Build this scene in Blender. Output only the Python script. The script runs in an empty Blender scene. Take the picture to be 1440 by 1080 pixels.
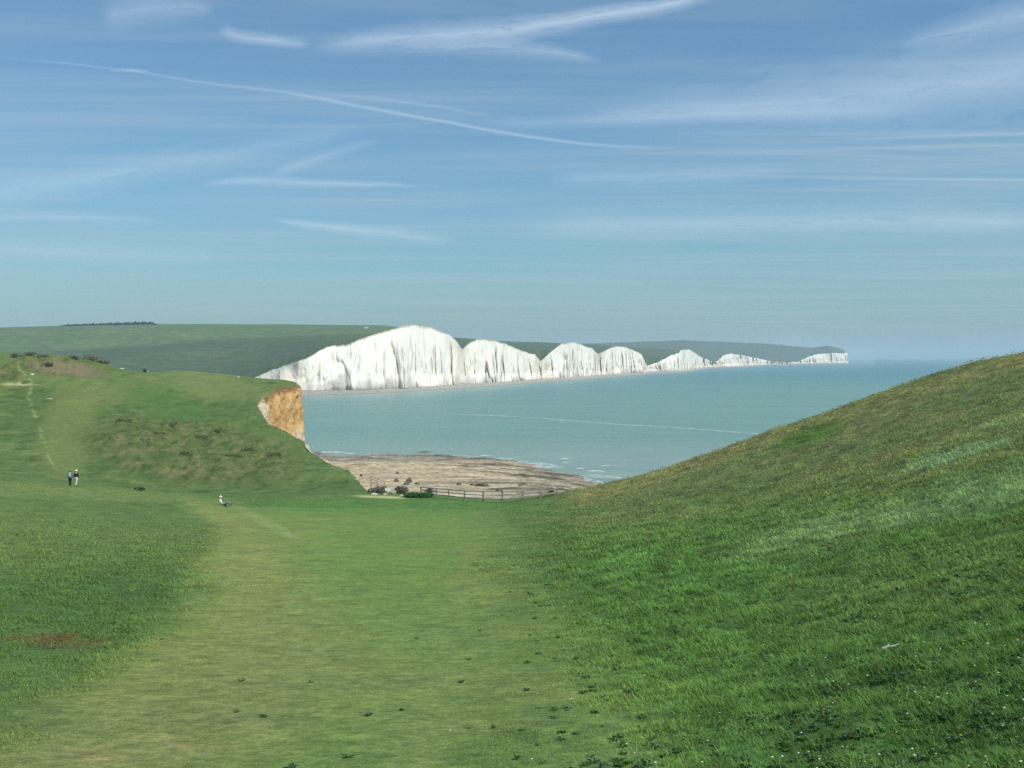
import bpy, bmesh, math, random
import numpy as np
from mathutils import Vector, Matrix

random.seed(7)
RNG = np.random.default_rng(11)
SC = bpy.context.scene
COL = SC.collection

# ------------------------------------------------------------------ camera, world, sun, exposure
F = 1500.0            # focal length in pixels of the 1440 wide photograph
CX, HY = 720.0, 502.0  # image centre column, row of the true horizontal
EYE = 37.0            # metres above the sea
cam_d = bpy.data.cameras.new("camera")
cam_d.sensor_width = 36.0
cam_d.lens = 36.0 * F / 1440.0
cam_d.shift_y = -(540.0 - HY) / 1440.0
cam_d.clip_start = 0.2
cam_d.clip_end = 200000.0
cam = bpy.data.objects.new("camera", cam_d)
COL.objects.link(cam)
cam.location = (0, 0, EYE)
cam.rotation_euler = (math.radians(90), 0, 0)
SC.camera = cam

SUN_EL = math.radians(50)
SUN_AZ = math.radians(123)      # clockwise from +Y (the view direction)
world = bpy.data.worlds.new("World")
SC.world = world
world.use_nodes = True


def build_world():
    nt = world.node_tree
    N, L = nt.nodes, nt.links
    N.clear()
    out = N.new("ShaderNodeOutputWorld")
    bg = N.new("ShaderNodeBackground")
    sky = N.new("ShaderNodeTexSky")
    sky.sky_type = 'NISHITA'
    sky.sun_disc = False
    sky.sun_elevation = SUN_EL
    sky.sun_rotation = SUN_AZ
    sky.altitude = 30
    sky.air_density = 1.15
    sky.dust_density = 1.0
    sky.ozone_density = 1.6
    # thin high veil of cirrus, as direction projected on a plane overhead
    tc = N.new("ShaderNodeTexCoord")
    sep = N.new("ShaderNodeSeparateXYZ")
    L.new(tc.outputs['Generated'], sep.inputs[0])
    zc = N.new("ShaderNodeMath"); zc.operation = 'MAXIMUM'; zc.inputs[1].default_value = 0.02
    L.new(sep.outputs[2], zc.inputs[0])
    dx = N.new("ShaderNodeMath"); dx.operation = 'DIVIDE'
    dy = N.new("ShaderNodeMath"); dy.operation = 'DIVIDE'
    L.new(sep.outputs[0], dx.inputs[0]); L.new(zc.outputs[0], dx.inputs[1])
    L.new(sep.outputs[1], dy.inputs[0]); L.new(zc.outputs[0], dy.inputs[1])
    com = N.new("ShaderNodeCombineXYZ")
    L.new(dx.outputs[0], com.inputs[0]); L.new(dy.outputs[0], com.inputs[1])
    mp = N.new("ShaderNodeMapping")
    mp.inputs['Rotation'].default_value = (0, 0, math.radians(-14))
    mp.inputs['Scale'].default_value = (0.16, 0.5, 1)
    L.new(com.outputs[0], mp.inputs[0])
    n1 = N.new("ShaderNodeTexNoise")
    n1.inputs['Scale'].default_value = 1.3
    n1.inputs['Detail'].default_value = 7
    n1.inputs['Roughness'].default_value = 0.52
    n1.inputs['Distortion'].default_value = 0.6
    L.new(mp.outputs[0], n1.inputs['Vector'])
    r1 = N.new("ShaderNodeMapRange")
    r1.inputs[1].default_value = 0.33; r1.inputs[2].default_value = 0.66
    r1.inputs[3].default_value = 0.0; r1.inputs[4].default_value = 0.6
    L.new(n1.outputs[0], r1.inputs[0])
    mp2 = N.new("ShaderNodeMapping")
    mp2.inputs['Rotation'].default_value = (0, 0, math.radians(-20))
    mp2.inputs['Scale'].default_value = (0.35, 2.6, 1)
    L.new(com.outputs[0], mp2.inputs[0])
    n2 = N.new("ShaderNodeTexNoise")
    n2.inputs['Scale'].default_value = 1.1
    n2.inputs['Detail'].default_value = 9
    n2.inputs['Roughness'].default_value = 0.6
    n2.inputs['Distortion'].default_value = 0.9
    L.new(mp2.outputs[0], n2.inputs['Vector'])
    r2 = N.new("ShaderNodeMapRange")
    r2.inputs[1].default_value = 0.42; r2.inputs[2].default_value = 0.68
    r2.inputs[3].default_value = 0.45; r2.inputs[4].default_value = 1.25
    L.new(n2.outputs[0], r2.inputs[0])
    mm = N.new("ShaderNodeMath"); mm.operation = 'MULTIPLY'
    L.new(r1.outputs[0], mm.inputs[0]); L.new(r2.outputs[0], mm.inputs[1])
    mix = N.new("ShaderNodeMix"); mix.data_type = 'RGBA'
    L.new(mm.outputs[0], mix.inputs[0])
    tint = N.new("ShaderNodeMix"); tint.data_type = 'RGBA'; tint.blend_type = 'MULTIPLY'
    tint.inputs[0].default_value = 1.0
    tint.inputs[7].default_value = SKY_TINT
    L.new(sky.outputs[0], tint.inputs[6])
    L.new(tint.outputs[2], mix.inputs[6])
    mix.inputs[7].default_value = CLOUD_COL
    L.new(mix.outputs[2], bg.inputs[0])
    bg.inputs[1].default_value = 0.10
    L.new(bg.outputs[0], out.inputs[0])


SKY_TINT = (0.58, 0.93, 1.13, 1)
CLOUD_COL = (4.1, 5.4, 6.4, 1)
build_world()

sun_d = bpy.data.lights.new("sun", 'SUN')
sun_d.energy = 4.3
sun_d.angle = math.radians(0.53)
sun_d.color = (1.0, 0.955, 0.88)
sun = bpy.data.objects.new("sun", sun_d)
COL.objects.link(sun)
to_sun = Vector((math.sin(SUN_AZ) * math.cos(SUN_EL), math.cos(SUN_AZ) * math.cos(SUN_EL), math.sin(SUN_EL)))
sun.rotation_euler = to_sun.to_track_quat('Z', 'Y').to_euler()
sun.location = (40, -40, 90)

SC.view_settings.view_transform = 'Standard'
SC.view_settings.look = 'None'
SC.view_settings.exposure = 0.0
SC.view_settings.gamma = 1.0
SC.render.engine = 'CYCLES'
SC.cycles.use_denoising = False
SC.cycles.max_bounces = 6
SC.cycles.volume_bounces = 1
SC.cycles.transparent_max_bounces = 24

# ------------------------------------------------------------------ numeric helpers
TAB = RNG.random((256, 256)).astype(np.float32)


def vnoise(x, y, seed=0):
    x = np.asarray(x, dtype=np.float64) + seed * 17.31
    y = np.asarray(y, dtype=np.float64) + seed * 9.77
    xi = np.floor(x); yi = np.floor(y)
    fx = x - xi; fy = y - yi
    fx = fx * fx * (3 - 2 * fx); fy = fy * fy * (3 - 2 * fy)
    xi = xi.astype(np.int64) & 255; yi = yi.astype(np.int64) & 255
    x1 = (xi + 1) & 255; y1 = (yi + 1) & 255
    a = TAB[xi, yi]; b = TAB[x1, yi]; c = TAB[xi, y1]; d = TAB[x1, y1]
    return (a + (b - a) * fx) * (1 - fy) + (c + (d - c) * fx) * fy


def fbm(x, y, oct=4, seed=0, rough=0.5):
    s = 0; a = 1; t = 0
    x = np.asarray(x, dtype=np.float64); y = np.asarray(y, dtype=np.float64)
    for i in range(oct):
        c, sn = math.cos(0.6 * i), math.sin(0.6 * i)
        s = s + a * vnoise((x * c - y * sn) * 2 ** i, (x * sn + y * c) * 2 ** i, seed + i * 3)
        t += a; a *= rough
    return s / t * 2 - 1          # about -1..1


def sstep(a, b, x):
    t = np.clip((x - a) / (b - a), 0, 1)
    return t * t * (3 - 2 * t)


def P(x, y, Y):
    """world point at depth Y which lies in the direction of the photograph's pixel x, y"""
    return ((x - CX) / F * Y, Y, EYE - (y - HY) / F * Y)


def mesh_obj(name, verts, faces, mats, parent=None, cols=None, smooth=True, uvs=None, matidx=None):
    me = bpy.data.meshes.new(name)
    verts = np.asarray(verts, dtype=np.float32)
    faces = np.asarray(faces, dtype=np.int32)
    me.vertices.add(len(verts))
    me.vertices.foreach_set("co", verts.ravel())
    k = faces.shape[1]
    me.loops.add(faces.size)
    me.loops.foreach_set("vertex_index", faces.ravel())
    me.polygons.add(len(faces))
    me.polygons.foreach_set("loop_start", np.arange(0, faces.size, k, dtype=np.int32))
    me.polygons.foreach_set("use_smooth", np.full(len(faces), smooth, dtype=bool))
    if cols is not None:
        ca = me.color_attributes.new("tone", 'FLOAT_COLOR', 'POINT')
        c4 = np.ones((len(verts), 4), dtype=np.float32)
        c4[:, :3] = cols
        ca.data.foreach_set("color", c4.ravel())
    if uvs is not None:
        ul = me.uv_layers.new(name="UVMap")
        ul.data.foreach_set("uv", np.asarray(uvs, dtype=np.float32)[faces.ravel()].ravel())
    me.update(calc_edges=True)
    me.validate()
    for m in (mats if isinstance(mats, (list, tuple)) else [mats]):
        me.materials.append(m)
    o = bpy.data.objects.new(name, me)
    COL.objects.link(o)
    if parent is not None:
        o.parent = parent
    return o


def grid_faces(nr, nc):
    i = np.arange(nr - 1)[:, None]; j = np.arange(nc - 1)[None, :]
    a = i * nc + j
    return np.stack([a, a + 1, a + nc + 1, a + nc], axis=-1).reshape(-1, 4)


def tag(o, label=None, cat=None, group=None, kind=None):
    if label: o["label"] = label
    if cat: o["category"] = cat
    if group: o["group"] = group
    if kind: o["kind"] = kind
    return o


def empty(name, loc, rz=0.0):
    o = bpy.data.objects.new(name, None)
    o.empty_display_size = 0.2
    o.location = loc
    o.rotation_euler = (0, 0, rz)
    COL.objects.link(o)
    return o


# ------------------------------------------------------------------ materials
class NT:
    def __init__(s, name):
        s.m = bpy.data.materials.new(name)
        s.m.use_nodes = True
        s.nt = s.m.node_tree
        s.N, s.L = s.nt.nodes, s.nt.links
        s.b = s.N.get("Principled BSDF")
        s.b.inputs['Specular IOR Level'].default_value = 0.2
        s.geo = s.N.new("ShaderNodeNewGeometry")

    def new(s, t, **kw):
        n = s.N.new(t)
        for k, v in kw.items(): setattr(n, k, v)
        return n

    def coord(s, scale=(1, 1, 1), rot=(0, 0, 0)):
        mp = s.N.new("ShaderNodeMapping")
        mp.inputs['Scale'].default_value = scale
        mp.inputs['Rotation'].default_value = rot
        s.L.new(s.geo.outputs['Position'], mp.inputs[0])
        return mp.outputs[0]

    def noise(s, vec, scale, detail=4, rough=0.55, dist=0.0):
        n = s.N.new("ShaderNodeTexNoise")
        n.inputs['Scale'].default_value = scale
        n.inputs['Detail'].default_value = detail
        n.inputs['Roughness'].default_value = rough
        n.inputs['Distortion'].default_value = dist
        s.L.new(vec, n.inputs['Vector'])
        return n.outputs[0]

    def rng(s, v, a, b, c, d, clamp=True):
        r = s.N.new("ShaderNodeMapRange")
        r.clamp = clamp
        for i, q in zip((1, 2, 3, 4), (a, b, c, d)): r.inputs[i].default_value = q
        s.L.new(v, r.inputs[0])
        return r.outputs[0]

    def mix(s, f, a, b, mode='MIX'):
        n = s.N.new("ShaderNodeMix"); n.data_type = 'RGBA'; n.blend_type = mode
        for idx, q in ((0, f), (6, a), (7, b)):
            if isinstance(q, (int, float)): n.inputs[idx].default_value = q
            elif isinstance(q, tuple): n.inputs[idx].default_value = (*q, 1) if len(q) == 3 else q
            else: s.L.new(q, n.inputs[idx])
        return n.outputs[2]

    def math(s, op, a, b=0.0):
        n = s.N.new("ShaderNodeMath"); n.operation = op
        for i, q in enumerate((a, b)):
            if isinstance(q, (int, float)): n.inputs[i].default_value = q
            else: s.L.new(q, n.inputs[i])
        return n.outputs[0]

    def attr(s, name="tone"):
        n = s.N.new("ShaderNodeAttribute"); n.attribute_name = name
        return n.outputs['Color']

    def bump(s, h, strength, dist, prev=None):
        n = s.N.new("ShaderNodeBump")
        n.inputs['Strength'].default_value = strength
        n.inputs['Distance'].default_value = dist
        s.L.new(h, n.inputs['Height'])
        if prev is not None: s.L.new(prev, n.inputs['Normal'])
        return n.outputs[0]

    def finish(s, color, rough=0.9, normal=None):
        if isinstance(color, tuple): s.b.inputs['Base Color'].default_value = (*color, 1)
        else: s.L.new(color, s.b.inputs['Base Color'])
        if isinstance(rough, (int, float)): s.b.inputs['Roughness'].default_value = rough
        else: s.L.new(rough, s.b.inputs['Roughness'])
        if normal is not None: s.L.new(normal, s.b.inputs['Normal'])
        return s.m


def simple(name, col, rough=0.8, var=0.25, scale=8.0, bump=0.0):
    t = NT(name)
    n = t.noise(t.coord(), scale, 4, 0.6)
    v = t.rng(n, 0.25, 0.75, 1 - var, 1 + var)
    g = t.new("ShaderNodeCombineXYZ")
    for i in range(3): t.L.new(v, g.inputs[i])
    c = t.mix(1.0, col, g.outputs[0], 'MULTIPLY')
    nb = t.bump(n, bump, 0.05) if bump else None
    return t.finish(c, rough, nb)


def mat_turf():
    t = NT("turf")
    base = t.attr()
    p = t.coord()
    fine = t.noise(p, 6.0, 6, 0.8)
    mid = t.noise(p, 1.7, 5, 0.62, 0.3)
    big = t.noise(p, 0.23, 5, 0.6, 0.4)
    c = t.mix(t.rng(big, 0.38, 0.62, 0.0, 0.55), base, t.mix(1.0, base, (1.28, 1.12, 0.95), 'MULTIPLY'))
    c = t.mix(t.rng(mid, 0.50, 0.66, 0.0, 0.75), c, t.mix(1.0, c, (0.66, 0.74, 0.62), 'MULTIPLY'))
    c = t.mix(t.rng(mid, 0.48, 0.30, 0.0, 0.5), c, t.mix(1.0, c, (1.35, 1.22, 1.15), 'MULTIPLY'))
    c = t.mix(t.rng(fine, 0.45, 0.62, 0.0, 0.75), c, t.mix(1.0, c, (0.5, 0.58, 0.5), 'MULTIPLY'))
    c = t.mix(t.rng(fine, 0.48, 0.34, 0.0, 0.6), c, t.mix(1.0, c, (1.5, 1.35, 1.3), 'MULTIPLY'))
    vfine = t.noise(p, 30.0, 4, 0.8)
    c = t.mix(t.rng(vfine, 0.50, 0.66, 0.0, 0.7), c, t.mix(1.0, c, (0.52, 0.6, 0.5), 'MULTIPLY'))
    c = t.mix(t.rng(vfine, 0.48, 0.34, 0.0, 0.6), c, t.mix(1.0, c, (1.5, 1.4, 1.35), 'MULTIPLY'))
    nb = t.bump(fine, 0.6, 0.05)
    nb = t.bump(vfine, 0.5, 0.015, nb)
    nb = t.bump(mid, 0.45, 0.22, nb)
    return t.finish(c, 0.95, nb)


def mat_rockface():
    t = NT("clay_and_chalk")
    base = t.attr()
    p = t.coord((1, 1, 1))
    sp = t.new("ShaderNodeSeparateXYZ")
    t.L.new(t.geo.outputs['Position'], sp.inputs[0])
    wn = t.noise(p, 0.35, 5, 0.7, 0.4)
    zz = t.math('ADD', sp.outputs[2], t.math('MULTIPLY', wn, -9.0))
    yy = t.math('ADD', sp.outputs[1], t.math('MULTIPLY', wn, -9.0))
    # chalk shows under the clay and at the landward end
    wf = t.math('MAXIMUM', t.rng(zz, 16.2, 14.6, 0.0, 1.0), t.rng(yy, 229.2, 227.0, 0.0, 1.0))
    base = t.mix(wf, base, (0.64, 0.52, 0.36))
    n = t.noise(p, 0.7, 7, 0.68, 0.6)
    f = t.noise(p, 3.0, 6, 0.7)
    lay = t.noise(t.coord((0.12, 0.12, 1.1), (0.12, 0.25, 0)), 1.0, 4, 0.6)
    c = t.mix(t.rng(n, 0.42, 0.62, 0.0, 0.7), base, t.mix(1.0, base, (0.72, 0.66, 0.6), 'MULTIPLY'))
    c = t.mix(t.rng(lay, 0.52, 0.6, 0.0, 0.4), c, t.mix(1.0, c, (0.72, 0.62, 0.5), 'MULTIPLY'))
    c = t.mix(t.rng(f, 0.5, 0.34, 0.0, 0.5), c, t.mix(1.0, c, (1.3, 1.3, 1.3), 'MULTIPLY'))
    nb = t.bump(n, 0.8, 0.9)
    nb = t.bump(f, 0.7, 0.25, nb)
    return t.finish(c, 0.95, nb)


def mat_chalk():
    t = NT("white_chalk")
    base = t.attr()
    vert = t.noise(t.coord((1, 1, 0.11)), 0.085, 7, 0.68, 0.3)
    vf = t.noise(t.coord((1, 1, 0.16)), 0.35, 5, 0.7)
    bl = t.noise(t.coord(), 0.06, 6, 0.65)
    c = t.mix(t.rng(vert, 0.54, 0.68, 0.0, 0.45), base, t.mix(1.0, base, (0.74, 0.745, 0.73), 'MULTIPLY'))
    c = t.mix(t.rng(vf, 0.58, 0.72, 0.0, 0.3), c, t.mix(1.0, c, (0.72, 0.71, 0.66), 'MULTIPLY'))
    c = t.mix(t.rng(bl, 0.56, 0.66, 0.0, 0.35), c, t.mix(1.0, c, (0.85, 0.80, 0.66), 'MULTIPLY'))
    nb = t.bump(vf, 0.6, 2.5)
    nb = t.bump(vert, 0.4, 6.0, nb)
    return t.finish(c, 0.95, nb)


def mat_downs():
    t = NT("downland_grass")
    base = t.attr()
    p = t.coord()
    a = t.noise(p, 0.012, 6, 0.62, 0.6)
    b = t.noise(p, 0.05, 6, 0.7)
    c = t.mix(t.rng(a, 0.42, 0.62, 0.0, 0.5), base, t.mix(1.0, base, (0.72, 0.84, 0.78), 'MULTIPLY'))
    c = t.mix(t.rng(b, 0.46, 0.62, 0.0, 0.85), c, t.mix(1.0, c, (0.62, 0.70, 0.62), 'MULTIPLY'))
    c = t.mix(t.rng(b, 0.46, 0.32, 0.0, 0.6), c, t.mix(1.0, c, (1.35, 1.25, 1.2), 'MULTIPLY'))
    return t.finish(c, 0.95, t.bump(b, 0.4, 3.0))


def mat_sea():
    t = NT("sea_water")
    base = t.attr()
    p = t.coord((0.35, 1, 1))
    a = t.noise(p, 0.012, 5, 0.6, 0.5)
    b = t.noise(p, 0.5, 4, 0.6)
    b2 = t.noise(t.coord((0.4, 1, 1), (0, 0, 0.2)), 0.09, 5, 0.65)
    c = t.mix(t.rng(a, 0.35, 0.65, 0.0, 0.5), base, t.mix(1.0, base, (0.86, 0.95, 1.02), 'MULTIPLY'))
    c = t.mix(t.rng(b2, 0.45, 0.68, 0.0, 0.45), c, t.mix(1.0, c, (0.82, 0.88, 0.88), 'MULTIPLY'))
    c3 = t.noise(t.coord((0.13, 1, 1), (0, 0, -0.05)), 0.035, 6, 0.65, 0.4)
    c = t.mix(t.rng(c3, 0.50, 0.64, 0.0, 0.5), c, t.mix(1.0, c, (1.22, 1.14, 1.08), 'MULTIPLY'))
    c = t.mix(t.rng(c3, 0.48, 0.36, 0.0, 0.5), c, t.mix(1.0, c, (0.76, 0.86, 0.90), 'MULTIPLY'))
    fr = t.noise(t.coord((0.5, 1, 1)), 0.6, 4, 0.7)
    c = t.mix(t.rng(fr, 0.52, 0.66, 0.0, 0.45), c, t.mix(1.0, c, (1.35, 1.28, 1.22), 'MULTIPLY'))
    c = t.mix(t.rng(fr, 0.48, 0.36, 0.0, 0.45), c, t.mix(1.0, c, (0.7, 0.8, 0.82), 'MULTIPLY'))
    nb = t.bump(b, 0.5, 0.7)
    nb = t.bump(b2, 0.35, 1.6, nb)
    t.b.inputs['Specular IOR Level'].default_value = 0.35
    return t.finish(c, 0.38, nb)


def mat_beach():
    t = NT("shingle_and_rock")
    base = t.attr()
    p = t.coord((0.35, 1, 1))
    a = t.noise(t.coord((0.5, 1, 1), (0, 0, 0.06)), 0.20, 6, 0.75, 0.6)
    b = t.noise(t.coord((0.5, 1, 1)), 1.2, 5, 0.7)
    c = t.mix(t.rng(a, 0.46, 0.60, 0.0, 0.8), base, t.mix(1.0, base, (0.55, 0.52, 0.47), 'MULTIPLY'))
    a2 = t.noise(t.coord((1.0, 1, 1)), 0.75, 5, 0.8, 0.5)
    c = t.mix(t.rng(a2, 0.50, 0.62, 0.0, 0.8), c, t.mix(1.0, c, (0.45, 0.42, 0.38), 'MULTIPLY'))
    c = t.mix(t.rng(b, 0.46, 0.60, 0.0, 0.85), c, t.mix(1.0, c, (0.55, 0.54, 0.50), 'MULTIPLY'))
    c = t.mix(t.rng(b, 0.45, 0.30, 0.0, 0.5), c, t.mix(1.0, c, (1.3, 1.28, 1.25), 'MULTIPLY'))
    return t.finish(c, 0.85, t.bump(b, 0.6, 0.3))


def mat_blades(name="grass_blades", rough=0.7):
    t = NT(name)
    t.L.new(t.attr(), t.b.inputs['Base Color'])
    t.b.inputs['Roughness'].default_value = rough
    tr = t.N.new("ShaderNodeBsdfTranslucent")
    t.L.new(t.attr(), tr.inputs[0])
    mx = t.N.new("ShaderNodeMixShader")
    mx.inputs[0].default_value = 0.3
    out = [n for n in t.N if n.type == 'OUTPUT_MATERIAL'][0]
    t.L.new(t.b.outputs[0], mx.inputs[1]); t.L.new(tr.outputs[0], mx.inputs[2])
    t.L.new(mx.outputs[0], out.inputs[0])
    return t.m


TURF = mat_turf(); ROCKFACE = mat_rockface(); CHALK = mat_chalk(); DOWNS = mat_downs()
SEA = mat_sea(); BEACH = mat_beach(); BLADES = mat_blades(); LEAF = mat_blades("weed_leaves", 0.45)

# ------------------------------------------------------------------ near terrain: control points -> thin plate surface
CTRL_IMG = [
    (720, 1080, 10), (200, 1080, 10), (1300, 1080, 9), (0, 1080, 10), (450, 985, 15), (1000, 985, 14),
    (0, 900, 21), (400, 900, 24), (720, 900, 24), (1100, 900, 20), (1440, 900, 13),
    (0, 800, 38), (300, 800, 45), (720, 800, 45), (1100, 800, 33), (1440, 800, 21),
    (0, 735, 65), (300, 750, 72), (600, 748, 78), (900, 745, 62), (1200, 740, 41), (1440, 720, 31),
    (1440, 620, 54), (1440, 550, 77), (1440, 497, 98), (1300, 640, 62), (1250, 585, 90), (1200, 650, 70),
    (1100, 685, 72), (1140, 590, 112), (1075, 610, 115), (1000, 662, 95), (960, 650, 118), (900, 695, 98),
    (835, 685, 120), (900, 669, 119), (1320, 523, 105), (1380, 507, 102), (1260, 545, 108), (1200, 568, 110),
    (614, 700, 126), (680, 707, 121), (735, 706.5, 119), (762, 702, 119), (650, 727, 98), (450, 722, 100),
    (300, 708, 108), (820, 712, 100),
    (104, 682, 117), (0, 676, 118), (200, 690, 121), (300, 697, 121), (500, 697, 126), (400, 706, 114),
    (150, 730, 82), (560, 699, 128), (520, 693, 131),
    (104, 676, 132), (220, 688, 136), (350, 690, 138),
    (100, 640, 158), (100, 600, 185), (100, 560, 215), (100, 530, 240),
    (270, 664, 155), (270, 634, 178), (270, 600, 204), (270, 560, 235), (270, 535, 258),
    (400, 655, 168), (430, 626, 200), (365, 600, 206), (350, 618, 195), (340, 572, 226),
    (20, 600, 182), (0, 545, 228), (20, 560, 215), (470, 660, 158), (500, 680, 142),
    (20, 503, 258), (40, 501, 262), (71, 502, 264), (99, 505, 266), (142, 511, 268), (177, 521, 272),
    (208, 525, 280), (236, 522, 282), (271, 523, 280), (307, 526, 276), (340, 531, 272), (380, 535, 262),
    (415, 538, 252), (385, 546, 240), (362, 566, 226), (180, 535, 250), (120, 522, 252),
]
CTRL = [P(*c) for c in CTRL_IMG] + [
    (0, 0, 35.4), (-15, 0, 36), (15, 0, 37.5), (0, -14, 38), (25, 20, 38), (45, 52, 39.5), (55, 78, 41.5),
    (75, 100, 47), (120, 70, 60), (-80, 120, 26), (-90, 60, 33), (-40, 25, 33.5), (-130, 200, 36),
    (-160, 262, 42), (-150, 345, 28), (-90, 340, 24), (-60, 320, 24)]
CTRL = np.array(CTRL)


def tps_fit(pts):
    n = len(pts)
    xy = pts[:, :2] / 100.0
    d2 = ((xy[:, None] - xy[None]) ** 2).sum(-1)
    K = 0.5 * d2 * np.log(d2 + 1e-12)
    K += np.eye(n) * 2e-5
    A = np.zeros((n + 3, n + 3))
    A[:n, :n] = K
    A[:n, n] = 1; A[:n, n + 1:] = xy
    A[n, :n] = 1; A[n + 1:, :n] = xy.T
    b = np.zeros(n + 3); b[:n] = pts[:, 2]
    return xy, np.linalg.solve(A, b)


TXY, TW = tps_fit(CTRL)


def tps(X, Y):
    X = np.asarray(X, dtype=np.float64); Y = np.asarray(Y, dtype=np.float64)
    sh = X.shape
    x = X.ravel() / 100; y = Y.ravel() / 100
    out = TW[len(TXY)] + TW[-2] * x + TW[-1] * y
    for (cx, cy), w in zip(TXY, TW):
        d2 = (x - cx) ** 2 + (y - cy) ** 2
        out += w * 0.5 * d2 * np.log(d2 + 1e-12)
    return out.reshape(sh)


def ux(x, Y): return ((x - CX) / F * Y, Y)


EDGE = [(200, 60), (120, 82), (70, 97)] + [ux(*q) for q in [
    (1440, 101), (1380, 105), (1320, 108), (1260, 111), (1200, 113), (1140, 115), (1075, 118), (960, 121), (900, 122),
    (835, 123), (760, 123.5), (735, 124), (680, 126), (614, 131), (560, 134), (520, 136)]] + [
    (-23, 154), (-30, 177), (-37.4, 197), (-39.5, 203), (-44, 207), (-48, 210), (-51, 217), (-53.4, 225), (-54.8, 233),
    (-53.3, 241), (-51.3, 250), (-51.8, 257), (-55, 268), (-64, 285), (-77, 310), (-110, 345), (-200, 380), (-400, 380), (-400, -60), (200, -60)]
EDGE = np.array(EDGE, dtype=float)


def sdist(X, Y):
    """signed distance to the land outline, positive over the sea"""
    sh = X.shape
    x = X.ravel(); y = Y.ravel()
    best = np.full(x.shape, 1e9); inside = np.zeros(x.shape, dtype=bool)
    n = len(EDGE)
    for i in range(n):
        ax, ay = EDGE[i]; bx, by = EDGE[(i + 1) % n]
        dx, dy = bx - ax, by - ay
        t = np.clip(((x - ax) * dx + (y - ay) * dy) / (dx * dx + dy * dy), 0, 1)
        best = np.minimum(best, (x - ax - t * dx) ** 2 + (y - ay - t * dy) ** 2)
        c = ((ay > y) != (by > y))
        with np.errstate(divide='ignore', invalid='ignore'):
            xi = ax + (y - ay) / (by - ay if by != ay else 1e-9) * dx
        inside ^= c & (x < xi)
    d = np.sqrt(best)
    return np.where(inside, -d, d).reshape(sh)


def img_of(X, Y, Z):
    Yc = np.maximum(Y, 0.5)
    return CX + X / Yc * F, HY + (EYE - Z) / Yc * F


def interp(v, pts):
    a = np.array(pts, dtype=float)
    return np.interp(v, a[:, 0], a[:, 1])


def ell(px, py, cx, cy, rx, ry, rot=0.0, soft=0.5):
    c, s = math.cos(math.radians(rot)), math.sin(math.radians(rot))
    dx, dy = px - cx, py - cy
    a = (dx * c + dy * s) / rx; b = (-dx * s + dy * c) / ry
    return 1 - sstep(1 - soft, 1 + soft, np.sqrt(a * a + b * b))


def path_mask(px, py):
    Lb = interp(py, [(690, 240), (715, 270), (740, 305), (800, 290), (880, 235), (960, 110), (1020, 0), (1080, -120), (1300, -400)])
    Rb = interp(py, [(690, 250), (712, 330), (718, 690), (740, 695), (800, 680), (900, 715), (1080, 800), (1300, 900)])
    w = interp(py, [(690, 14), (740, 34), (900, 90), (1080, 150)])
    Yw = F * 16 / np.maximum(py - HY, 60)
    Xw = (px - CX) / F * Yw
    px = px + fbm(Xw / 5, Yw / 7, 4, 301) * w * 1.5
    return sstep(-w, w, px - Lb) * sstep(-2.0 * w, 1.6 * w, Rb - px) * sstep(690, 716, py)


def rough_mask(px, py):
    """1 where the sward is long and tussocky"""
    r = sstep(690, 860, px - (py - 740) * 0.25)
    return np.clip(r, 0, 1)


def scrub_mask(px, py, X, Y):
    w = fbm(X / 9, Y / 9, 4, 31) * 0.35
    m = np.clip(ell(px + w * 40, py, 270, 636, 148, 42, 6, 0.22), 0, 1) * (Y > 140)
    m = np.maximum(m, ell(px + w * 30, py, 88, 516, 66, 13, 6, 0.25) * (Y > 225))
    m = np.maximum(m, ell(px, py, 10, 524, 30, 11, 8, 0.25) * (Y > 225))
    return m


def height(X, Y, detail=True):
    z = tps(X, Y)
    px, py = img_of(X, Y, z)
    if detail:
        z = z + fbm(X / 14, Y / 14, 3, 5) * 0.22 * sstep(20, 80, Y) + fbm(X / 2.6, Y / 3.4, 4, 6, 0.6) * 0.20 * sstep(125, 150, Y)
        r = rough_mask(px, py) * (Y < 135)
        pm = path_mask(px, py) * (Y < 128)
        z = z + fbm(X / 1.6, Y / 1.6, 3, 9) * (0.035 + 0.12 * r) * (1 - 0.75 * pm)
        z = z + fbm(X / 0.42, Y / 0.42, 3, 12) * (0.012 + 0.055 * r) * (1 - 0.6 * pm)
        sc = scrub_mask(px, py, X, Y)
        z = z + sc * (0.35 + np.abs(fbm(X / 2.4, Y / 4.0, 4, 21, 0.65)) * 1.25)
    return z


def srgb(r, g, b):
    f = lambda c: (c / 255 / 12.92) if c / 255 <= 0.04045 else ((c / 255 + 0.055) / 1.055) ** 2.4
    return np.array([f(r), f(g), f(b)])


K_ALB = 1.08      # picture colour -> base colour


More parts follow.
